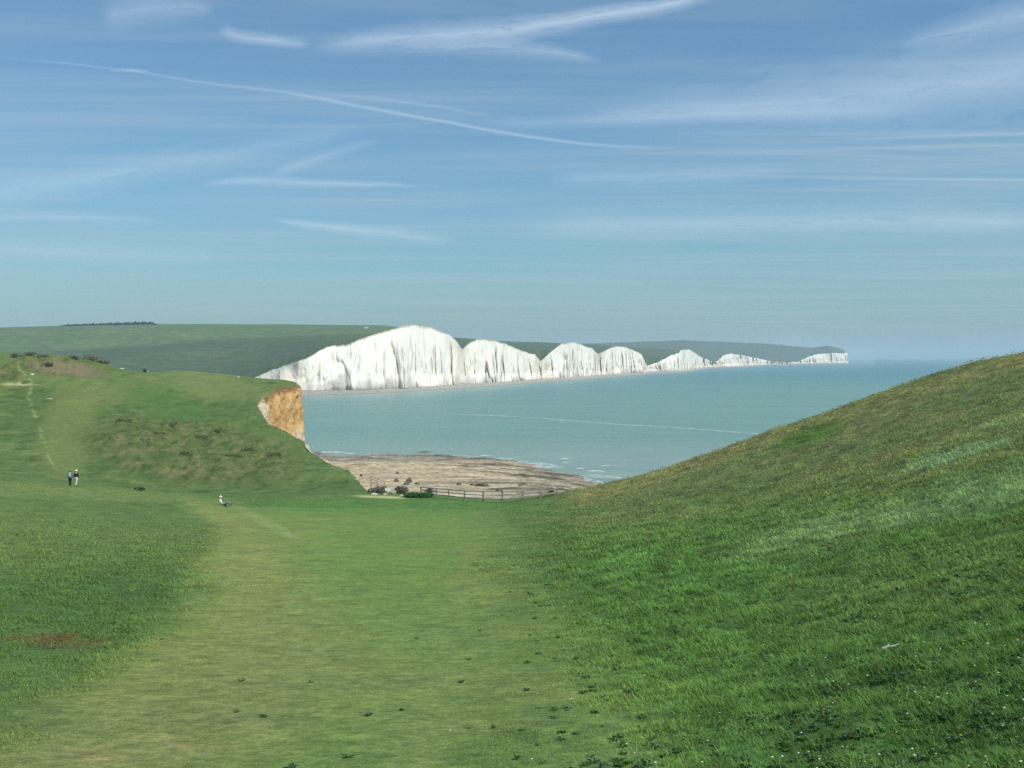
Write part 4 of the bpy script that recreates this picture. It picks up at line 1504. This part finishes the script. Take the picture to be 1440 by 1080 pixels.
def standing_person(loc, rz, label, top, legs, hat=None, pack=None, stride=0.22, height_=1.74, cat="person"):
    root = empty("person", loc, rz)
    root.scale = (height_ / 1.74,) * 3
    tag(root, label, cat, "walkers on the valley path")
    # local +Y is forward
    st = stride
    hip = (0, 0, 0.94)
    J = [(hip, (0.15, 0.11)), ((0, 0, 1.12), (0.125, 0.09)), ((0, 0.01, 1.32), (0.165, 0.11)), ((0, 0.0, 1.44), (0.12, 0.08)),
         ((0, 0.01, 1.51), 0.052), ((0, 0.03, 1.575), (0.066, 0.07)), ((0, 0.03, 1.64), (0.074, 0.088)), ((0, 0.025, 1.70), (0.055, 0.062))]
    B = [(0, 1), (1, 2), (2, 3), (3, 4), (4, 5), (5, 6), (6, 7)]
    def add(p, r, prev):
        J.append((p, r)); B.append((prev, len(J) - 1)); return len(J) - 1
    for s, f in ((-1, st), (1, -st)):
        a = add((s * 0.095, 0.0, 0.86), (0.085, 0.09), 0)
        k = add((s * 0.10, f * 0.6 + 0.03, 0.48), 0.056, a)
        c = add((s * 0.10, f * 0.75 - 0.01, 0.36), 0.055, k)
        n = add((s * 0.105, f - 0.03, 0.09), 0.036, c)
        h = add((s * 0.105, f - 0.02, 0.045), (0.04, 0.04), n)
        t = add((s * 0.12, f + 0.13, 0.032), (0.038, 0.028), h)
    for s, f in ((-1, -0.5), (1, 0.5)):
        sh = add((s * 0.175, 0, 1.41), 0.058, 3)
        el = add((s * 0.235, f * st * 0.5 - 0.02, 1.13), 0.042, sh)
        wr = add((s * 0.235, f * st * 1.1 + 0.06, 0.90), 0.026, el)
        hand_bones(J, B, wr, J[wr][0], (0, 0.15, -1), (0, 1, 0) if s < 0 else (0, 1, 0))
    skinned("body", J, B, M_SKIN, root, 1)
    # nose, mouth
    ellipsoid("nose", [((0, 0.125, 1.635), (0.012, 0.018, 0.022))], M_SKIN, root, 1)
    # trousers
    J2 = [((0, 0, 0.96), (0.165, 0.125)), ((0, 0, 1.03), (0.150, 0.115))]; B2 = [(0, 1)]
    for s, f in ((-1, st), (1, -st)):
        J2.append(((s * 0.095, 0.0, 0.85), (0.10, 0.105))); B2.append((0, len(J2) - 1))
        J2.append(((s * 0.10, f * 0.6 + 0.03, 0.48), 0.075)); B2.append((len(J2) - 2, len(J2) - 1))
        J2.append(((s * 0.105, f - 0.03, 0.11), 0.062)); B2.append((len(J2) - 2, len(J2) - 1))
    skinned("trousers", J2, B2, legs, root, 1)
    J3 = [((0, 0, 0.95), (0.178, 0.135)), ((0, 0, 1.12), (0.155, 0.118)), ((0, 0.01, 1.32), (0.19, 0.13)), ((0, 0, 1.45), (0.10, 0.08))]
    B3 = [(0, 1), (1, 2), (2, 3)]
    for s, f in ((-1, -0.5), (1, 0.5)):
        J3.append(((s * 0.175, 0, 1.41), 0.075)); B3.append((2, len(J3) - 1))
        J3.append(((s * 0.235, f * st * 0.5 - 0.02, 1.13), 0.058)); B3.append((len(J3) - 2, len(J3) - 1))
        J3.append(((s * 0.235, f * st * 1.0 + 0.045, 0.93), 0.044)); B3.append((len(J3) - 2, len(J3) - 1))
    skinned("jacket", J3, B3, top, root, 1)
    for s, f in ((-1, st), (1, -st)):
        ellipsoid("boot", [((s * 0.112, f + 0.045, 0.045), (0.052, 0.14, 0.05)), ((s * 0.107, f - 0.02, 0.09), (0.05, 0.06, 0.07))], M_BOOT, root, 2)
    head_parts(root, (0, 0.03, 1.645), (0, 1), hat)
    if pack is not None:
        pk = ellipsoid("rucksack", [((0, -0.20, 1.24), (0.16, 0.11, 0.25)), ((0, -0.28, 1.14), (0.11, 0.06, 0.13))], pack, root, 3)
    return root


standing_person(gpt(98.5, 117), math.radians(8), "person in a blue jacket with a pale blue rucksack walking beside a companion", M_TEAL, M_DKTR, None, M_LBLUE, 0.16, 1.68)
standing_person(gpt(107.0, 116.5), math.radians(-14), "person in a white hat, dark navy top and cream trousers on the turf", M_NAVY, M_CREAM, M_WCLOTH, None, 0.2, 1.76)


def seated_person():
    loc = gpt(312, 106)
    root = empty("person", loc, math.radians(-75))
    tag(root, "person in white cap and white shirt sitting on the grass, legs stretched out", "person")
    # local +Y forward, sitting on the ground, leaning back on the hands
    J = [((0, 0, 0.12), (0.16, 0.12)), ((0, -0.06, 0.30), (0.13, 0.10)), ((0, -0.13, 0.50), (0.17, 0.11)), ((0, -0.15, 0.61), (0.12, 0.08)),
         ((0, -0.14, 0.68), 0.052), ((0, -0.12, 0.745), (0.066, 0.07)), ((0, -0.12, 0.81), (0.074, 0.088)), ((0, -0.125, 0.87), (0.055, 0.06))]
    B = [(i, i + 1) for i in range(7)]
    def add(p, r, prev):
        J.append((p, r)); B.append((prev, len(J) - 1)); return len(J) - 1
    for s, kz in ((-1, 0.36), (1, 0.24)):
        a = add((s * 0.10, 0.06, 0.12), 0.09, 0)
        k = add((s * 0.12, 0.46, kz), 0.058, a)
        c = add((s * 0.12, 0.60, kz * 0.8), 0.054, k)
        n = add((s * 0.12, 0.88, 0.08), 0.036, c)
        t = add((s * 0.14, 0.98, 0.15), (0.036, 0.03), n)
    for s in (-1, 1):
        sh = add((s * 0.175, -0.15, 0.58), 0.058, 3)
        el = add((s * 0.24, -0.25, 0.33), 0.042, sh)
        wr = add((s * 0.25, -0.36, 0.08), 0.026, el)
        hand_bones(J, B, wr, J[wr][0], (0, -0.9, -0.25), (1, 0, 0))
    skinned("body", J, B, M_SKIN, root, 1)
    ellipsoid("nose", [((0, -0.025, 0.805), (0.012, 0.018, 0.022))], M_SKIN, root, 1)
    J3 = [((0, 0, 0.14), (0.175, 0.135)), ((0, -0.06, 0.30), (0.155, 0.12)), ((0, -0.13, 0.50), (0.19, 0.13)), ((0, -0.15, 0.62), (0.10, 0.08))]
    B3 = [(0, 1), (1, 2), (2, 3)]
    for s in (-1, 1):
        J3.append(((s * 0.175, -0.15, 0.58), 0.075)); B3.append((2, len(J3) - 1))
        J3.append(((s * 0.22, -0.22, 0.40), 0.062)); B3.append((len(J3) - 2, len(J3) - 1))
    skinned("shirt", J3, B3, M_WCLOTH, root, 1)
    J2 = [((0, 0.0, 0.13), (0.165, 0.125)), ((0, -0.02, 0.2), (0.15, 0.115))]; B2 = [(0, 1)]
    for s, kz in ((-1, 0.36), (1, 0.24)):
        J2.append(((s * 0.10, 0.08, 0.13), 0.105)); B2.append((0, len(J2) - 1))
        J2.append(((s * 0.12, 0.46, kz), 0.075)); B2.append((len(J2) - 2, len(J2) - 1))
        J2.append(((s * 0.12, 0.85, 0.10), 0.055)); B2.append((len(J2) - 2, len(J2) - 1))
    skinned("trousers", J2, B2, M_GREYTR, root, 1)
    for s in (-1, 1):
        ellipsoid("boot", [((s * 0.135, 0.93, 0.10), (0.05, 0.06, 0.12))], M_BOOT, root, 2)
    head_parts(root, (0, -0.12, 0.815), (0, 1), M_WCLOTH)
    # dark rucksack lying beside
    p = gpt(319.5, 105.2)
    r = empty("rucksack", p, 0.4)
    tag(r, "dark rucksack lying on the grass beside the seated person", "bag")
    ellipsoid("main_bag", [((0, 0, 0.17), (0.30, 0.18, 0.17))], M_DKTR, r, 3)
    ellipsoid("front_pocket", [((0.02, -0.16, 0.13), (0.18, 0.07, 0.10))], M_GREYTR, r, 2)
    bm = bmesh.new()
    for k in range(10):
        a0, a1 = k / 10 * math.pi, (k + 1) / 10 * math.pi
        beam(bm, (math.cos(a0) * 0.14, 0.08, 0.30 + math.sin(a0) * 0.08), (math.cos(a1) * 0.14, 0.08, 0.30 + math.sin(a1) * 0.08), 0.03, 0.01)
    bm_obj("strap", bm, M_DKTR, r)


seated_person()

# pale stick in the right foreground
def stick():
    bm = bmesh.new()
    pts = [(-0.13, -0.02, 0.05), (-0.05, 0.0, 0.065), (0.03, 0.01, 0.07), (0.12, 0.035, 0.09)]
    for i in range(3): beam(bm, pts[i], pts[i + 1], 0.014 - i * 0.002, 0.014 - i * 0.002)
    beam(bm, pts[1], (-0.01, 0.05, 0.085), 0.007, 0.007)
    o = bm_obj("stick", bm, M_CHALKROCK)
    o.location = gpt(1253, 14.6)
    tag(o, "thin bleached stick lying in the grass in the right foreground", "stick")


# ------------------------------------------------------------------ far buildings and wood
M_WALLW = simple("white_render", (0.72, 0.70, 0.64), 0.8, 0.06, 0.5)
M_SLATE = simple("slate_roof", (0.10, 0.09, 0.09), 0.7, 0.2, 0.8)
M_GLASSD = simple("dark_window", (0.03, 0.035, 0.04), 0.2, 0.1, 1)


def prism(bm, L, W, H, z0):
    vs = [bm.verts.new(p) for p in ((-L / 2, -W / 2, z0), (L / 2, -W / 2, z0), (L / 2, W / 2, z0), (-L / 2, W / 2, z0), (-L / 2, 0, z0 + H), (L / 2, 0, z0 + H))]
    for f in ((0, 1, 5, 4), (2, 3, 4, 5), (1, 2, 5), (3, 0, 4), (3, 2, 1, 0)): bm.faces.new([vs[i] for i in f])


def surf_z(name, X, Y):
    o = bpy.data.objects[name]
    dg = bpy.context.evaluated_depsgraph_get()
    hit, loc, nrm, _ = o.ray_cast(Vector((X, Y, 3000)), Vector((0, 0, -1)))
    return loc.z if hit else 0.0


def cottage(x, Y, L, rz, label):
    X = (x - CX) / F * Y
    z = surf_z("hills", X, Y)
    root = empty("cottage", (X, Y, z), rz)
    tag(root, label, "house")
    bm = bmesh.new(); box_mb(bm, (0, 0, 1.4), (L, L * 0.5, 5.2)); bm_obj("wall", bm, M_WALLW, root)
    bm = bmesh.new(); prism(bm, L * 1.06, L * 0.58, 3.0, 4.02); bm_obj("roof", bm, M_SLATE, root)
    bm = bmesh.new(); box_mb(bm, (L * 0.3, 0, 7.0), (0.9, 0.9, 2.0)); bm_obj("chimney", bm, M_WALLW, root)
    for q in (-0.3, 0.0, 0.3):
        bm = bmesh.new(); box_mb(bm, (L * q, -L * 0.25 - 0.02, 2.4), (1.1, 0.08, 1.2)); bm_obj("window", bm, M_GLASSD, root)


cottage(515, 2350, 9, 0.2, "tiny white cottage high on the down above the tallest white cliff")


def lighthouse():
    x, Y = 1163.5, 6480
    X = (x - CX) / F * Y
    z = surf_z("hills", X, Y)
    root = empty("lighthouse", (X, Y, z))
    tag(root, "squat old lighthouse building on the far headland above the last white cliff", "lighthouse")
    bm = bmesh.new()
    prof = [(5.2, -8), (5.0, 2), (4.4, 11), (4.9, 11.3), (4.9, 12), (3.4, 12), (3.4, 14.2), (3.8, 14.3), (0, 17)]
    rings = []
    for r, zz in prof:
        rings.append([bm.verts.new((max(r, .01) * math.cos(k * math.pi / 12), max(r, .01) * math.sin(k * math.pi / 12), zz)) for k in range(24)])
    for i in range(len(rings) - 1):
        for k in range(24): bm.faces.new((rings[i][k], rings[i][(k + 1) % 24], rings[i + 1][(k + 1) % 24], rings[i + 1][k]))
    M_STONE = simple("grey_stone", (0.26, 0.25, 0.23), 0.9, 0.15, 0.3)
    bm_obj("tower", bm, M_STONE, root)
    bm = bmesh.new(); box_mb(bm, (12, 1, 0), (15, 10, 9)); bm_obj("house_wall", bm, M_STONE, root)
    bm = bmesh.new(); t = bmesh.new(); t.free()
    prism(bm, 16, 11.5, 3.5, 4.52)
    o = bm_obj("roof", bm, M_SLATE, root); o.location = (12, 1, 0)
    for q in (8, 12, 16):
        bm = bmesh.new(); box_mb(bm, (q, -4.03, 2), (1.2, 0.1, 1.8)); bm_obj("window", bm, M_GLASSD, root)


lighthouse()


def far_wood():
    V = []; T = []; C = []; k = 0
    rnd = np.random.default_rng(77)
    for i in range(15000):
        x = rnd.uniform(84, 222)
        Y = 2660 + rnd.uniform(-70, 20)
        X = (x - CX) / F * Y
        env = min(1, (x - 84) / 12, (222 - x) / 10) * (0.45 + 0.55 * min(1, max(0, (x - 84) / 110)))
        zz = rnd.uniform(0, 1) * 7.5 * env * (0.7 + 0.3 * math.sin(x * 0.9) * math.sin(x * .37))
        a = rnd.normal(size=3); a /= np.linalg.norm(a)
        b = np.cross(a, rnd.normal(size=3)); b /= np.linalg.norm(b)
        s = 1.7
        y1 = float(interp(x, RIDGE1))
        c = np.array([X, Y, EYE + (HY - y1) / F * 2660 - 4 + zz])
        V += [c - a * s, c + b * s, c + a * s, c - b * s]; T += [(k, k + 1, k + 2), (k, k + 2, k + 3)]; k += 4
        C += [np.array((0.03, 0.055, 0.03)) * rnd.uniform(.6, 1.4)] * 4
    o = mesh_obj("far_woods", V, T, LEAF, cols=np.array(C), smooth=False)
    tag(o, "thin dark strip of woodland on the skyline of the green down", kind="stuff")


far_wood()
stick()


# ------------------------------------------------------------------ high cloud streaks and contrails
def mat_cloud():
    t = NT("ice_cloud")
    N, L = t.N, t.L
    out = [n for n in N if n.type == 'OUTPUT_MATERIAL'][0]
    uv = t.new("ShaderNodeUVMap"); sp = t.new("ShaderNodeSeparateXYZ")
    L.new(uv.outputs[0], sp.inputs[0])
    # v: 0..1 across, u: metres along / 1000
    v = t.math('ABSOLUTE', t.math('SUBTRACT', t.math('MULTIPLY', sp.outputs[1], 2.0), 1.0))
    mp = N.new("ShaderNodeMapping"); mp.inputs['Scale'].default_value = (0.30, 2.2, 1)
    L.new(uv.outputs[0], mp.inputs[0])
    obi = N.new("ShaderNodeObjectInfo")
    cmb = N.new("ShaderNodeCombineXYZ")
    L.new(t.math('MULTIPLY', obi.outputs['Random'], 37.0), cmb.inputs[2])
    va = N.new("ShaderNodeVectorMath"); va.operation = 'ADD'
    L.new(mp.outputs[0], va.inputs[0]); L.new(cmb.outputs[0], va.inputs[1])
    n = t.noise(va.outputs[0], 2.2, 9, 0.68, 0.9)
    edge = t.rng(t.math('ADD', v, t.math('MULTIPLY', t.math('SUBTRACT', n, 0.5), 2.0)), 0.98, 0.0, 0.0, 1.0)
    edge = t.math('POWER', edge, 1.5)
    body = t.math('MULTIPLY', edge, t.rng(n, 0.34, 0.62, 0.22, 1.0))
    at = N.new("ShaderNodeAttribute"); at.attribute_name = "tone"
    a = t.math('MULTIPLY', body, at.outputs['Fac'])
    fall = t.rng(v, 1.0, 0.75, 0.0, 1.0)
    a = t.math('MULTIPLY', a, fall)
    tr = N.new("ShaderNodeBsdfTranslucent"); tr.inputs[0].default_value = (0.95, 0.97, 1.0, 1)
    df = N.new("ShaderNodeBsdfDiffuse"); df.inputs[0].default_value = (0.9, 0.92, 0.95, 1)
    m1 = N.new("ShaderNodeMixShader"); m1.inputs[0].default_value = 0.35
    L.new(tr.outputs[0], m1.inputs[1]); L.new(df.outputs[0], m1.inputs[2])
    ts = N.new("ShaderNodeBsdfTransparent")
    m2 = N.new("ShaderNodeMixShader")
    L.new(a, m2.inputs[0]); L.new(ts.outputs[0], m2.inputs[1]); L.new(m1.outputs[0], m2.inputs[2])
    L.new(m2.outputs[0], out.inputs[0])
    N.remove(t.b)
    return t.m


ICE = mat_cloud()
ALT = 5000.0


def streak(name, pts, label, cat, group, n=90, wob=0.0, seed=0):
    """pts: (x, y, half-width in pixels, strength); laid on a level sheet of air at 5 km"""
    pts = np.array(pts, dtype=float)
    tt = np.linspace(0, 1, n)
    d = np.concatenate([[0], np.cumsum(np.hypot(np.diff(pts[:, 0]), np.diff(pts[:, 1])))]); d /= d[-1]
    # smooth interpolation of the control points
    q = [np.interp(tt, d, pts[:, k]) for k in range(4)]
    for k in range(4):
        ker = np.ones(9) / 9
        pad = np.concatenate([np.full(4, q[k][0]), q[k], np.full(4, q[k][-1])])
        q[k] = np.convolve(pad, ker, 'valid')
    x, y, hw, st = q
    if name != 'contrail':
        hw = hw * 1.55; st = st * 0.85
    else:
        hw = hw * 1.25; st = st * 0.62
    y = y + wob * fbm(x / 60, x * 0, 3, seed + 300)
    dx = np.gradient(x); dy = np.gradient(y); L = np.hypot(dx, dy)
    nx, ny = -dy / L, dx / L
    taper = np.clip(tt / 0.12, 0, 1) * np.clip((1 - tt) / 0.12, 0, 1)
    V = []; U = []; C = []
    m = 9
    for k in range(m):
        v = k / (m - 1) * 2 - 1
        xx = x + nx * hw * v; yy = y + ny * hw * v
        Y = (ALT - EYE + seed * 6) * F / (HY - yy)
        X = (xx - CX) / F * Y
        V.append(np.stack([X, Y, np.full(n, ALT + seed * 6.0)], -1))
        U.append(np.stack([d_len(x, y), np.full(n, (v + 1) / 2)], -1))
        C.append(np.stack([st * taper] * 3, -1))
    o = mesh_obj(name, np.array(V).reshape(-1, 3), grid_faces(m, n), ICE, cols=np.array(C).reshape(-1, 3), uvs=np.array(U).reshape(-1, 2))
    o.visible_shadow = True
    tag(o, label, cat, group)
    return o


def d_len(x, y):
    return np.concatenate([[0], np.cumsum(np.hypot(np.diff(x), np.diff(y)))]) / 60.0


GCL = "white cirrus streaks high in the sky"
GCT = "aircraft trails high in the sky"
streak("cirrus_cloud", [(425, 70, 8, .25), (500, 58, 16, .55), (620, 48, 20, .65), (720, 42, 18, .75), (820, 26, 14, .8), (920, 10, 11, .8), (1030, -14, 8, .6)],
       "brightest long cirrus plume sweeping up to the top edge of the sky", "cloud", GCL, wob=3, seed=1)
streak("cirrus_cloud", [(560, 66, 10, .3), (680, 66, 14, .4), (770, 72, 12, .45), (850, 86, 6, .3)],
       "forked lower tail under the brightest cirrus plume", "cloud", GCL, wob=2, seed=2)
streak("cirrus_cloud", [(305, 40, 10, .3), (335, 52, 10, .45), (390, 58, 9, .6), (440, 62, 6, .35)],
       "short bright cirrus tuft left of the brightest plume", "cloud", GCL, wob=3, seed=3)
streak("cirrus_cloud", [(140, 22, 26, .25), (200, 14, 22, .35), (260, 12, 16, .35), (305, 16, 10, .25)],
       "ragged cirrus wisp at the top left of the sky", "cloud", GCL, wob=6, seed=4)
streak("contrail", [(-40, 78, 2.5, .2), (80, 88, 3, .28), (180, 99, 3, .30), (300, 118, 3.2, .38), (400, 129, 4, .5), (480, 144, 4, .6), (600, 167, 4, .65), (700, 186, 4, .7), (800, 201, 4, .6), (900, 207, 3.5, .5), (1010, 207, 3, .25)],
       "long thin vapour trail descending from the left edge to the middle of the sky", "vapour trail", GCT, n=200, wob=1.5, seed=5)
streak("contrail", [(400, 124, 3, .2), (520, 138, 5, .25), (620, 151, 4, .3), (700, 165, 3, .2)],
       "faint short trail running just above the long thin vapour trail", "vapour trail", GCT, wob=1.5, seed=6)
streak("contrail", [(1180, 197, 2.5, .2), (1280, 193, 3.5, .45), (1380, 190, 4, .5), (1500, 186, 4, .5)],
       "thin trail at the right edge level with the long trail's end", "vapour trail", GCT, wob=1, seed=7)
streak("contrail", [(1130, 250, 2.5, .2), (1260, 252, 3.5, .35), (1360, 252, 3.5, .45), (1500, 255, 3.5, .4)],
       "lower thin trail at the right edge of the sky", "vapour trail", GCT, wob=1, seed=8)
streak("cirrus_cloud", [(-60, 275, 26, .3), (120, 250, 24, .34), (260, 228, 20, .25), (400, 200, 22, .22), (520, 178, 18, .15)],
       "broad faint cirrus band rising from the left edge", "cloud", GCL, wob=4, seed=9)
streak("cirrus_cloud", [(270, 262, 4, .2), (340, 253, 8, .45), (440, 256, 6, .45), (540, 260, 4, .4), (600, 262, 3, .2)],
       "slim level cirrus streak left of the centre", "cloud", GCL, wob=2, seed=10)
streak("cirrus_cloud", [(375, 248, 5, .2), (420, 232, 9, .3), (490, 210, 8, .22), (540, 195, 6, .1)],
       "small diagonal wisp rising from the slim level streak", "cloud", GCL, wob=3, seed=11)
streak("cirrus_cloud", [(375, 307, 3, .3), (430, 315, 6, .5), (500, 323, 8, .5), (570, 331, 9, .4), (650, 340, 8, .15)],
       "slanting cirrus streak low in the sky above the tallest cliff", "cloud", GCL, wob=2, seed=12)
streak("cirrus_cloud", [(780, 168, 14, .15), (960, 150, 30, .36), (1120, 140, 42, .46), (1280, 128, 52, .52), (1440, 100, 56, .5), (1560, 80, 40, .3)],
       "wide soft cirrus sheet reaching the right edge of the sky", "cloud", GCL, wob=5, seed=13)
streak("cirrus_cloud", [(640, 178, 8, .18), (820, 170, 10, .3), (1000, 160, 12, .36), (1180, 156, 14, .34), (1330, 150, 12, .2)],
       "long low streak under the wide cirrus sheet", "cloud", GCL, wob=3, seed=14)
streak("cirrus_cloud", [(1260, 66, 14, .2), (1350, 42, 22, .4), (1440, 20, 26, .5), (1540, -6, 26, .4)],
       "soft cirrus wedge in the top right corner", "cloud", GCL, wob=4, seed=15)
streak("cirrus_cloud", [(760, 252, 10, .25), (900, 250, 12, .35), (1040, 244, 12, .25), (1140, 240, 8, .1)],
       "pale level cirrus patch right of the centre", "cloud", GCL, wob=3, seed=16)
streak("cirrus_cloud", [(700, 322, 22, .15), (860, 318, 24, .36), (1080, 312, 22, .42), (1280, 310, 22, .45), (1500, 312, 22, .4)],
       "long low level band of thin cloud on the right", "cloud", GCL, wob=2, seed=17)
streak("cirrus_cloud", [(-60, 308, 6, .25), (60, 304, 7, .3), (160, 307, 6, .25), (240, 309, 4, .1)],
       "faint level streak low at the left edge", "cloud", GCL, wob=2, seed=18)
streak("cirrus_cloud", [(-60, 345, 12, .22), (80, 355, 16, .28), (220, 358, 14, .22), (340, 362, 10, .12)],
       "lowest faint cloud band at the left edge", "cloud", GCL, wob=3, seed=19)
streak("contrail", [(150, 99, 2.5, .1), (175, 98.5, 3, .4), (190, 99, 3.2, .7), (200, 100, 3, .5), (215, 100, 2.5, .1)],
       "short bright dash on the faint left part of the long trail", "vapour trail", GCT, n=40, seed=20)


# ------------------------------------------------------------------ air
def haze():
    bm = bmesh.new()
    box_mb(bm, (0, 0, 0), (100000, 100000, 1))
    o = bm_obj("haze", bm, None)
    o.scale = (1, 1, HAZE_TOP + 6)
    o.location = (0, 0, (HAZE_TOP - 6) / 2)
    m = bpy.data.materials.new("air")
    m.use_nodes = True
    N, L = m.node_tree.nodes, m.node_tree.links
    N.clear()
    out = N.new("ShaderNodeOutputMaterial"); v = N.new("ShaderNodeVolumePrincipled")
    v.inputs['Color'].default_value = HAZE_COL
    v.inputs['Density'].default_value = HAZE_DENS
    v.inputs['Anisotropy'].default_value = 0.0
    L.new(v.outputs[0], out.inputs['Volume'])
    o.data.materials.append(m)
    tag(o, "thin bluish sea haze over the bay", kind="stuff")


HAZE_TOP = 260.0
HAZE_COL = (0.62, 0.77, 0.86, 1)
HAZE_DENS = 0.000105
haze()
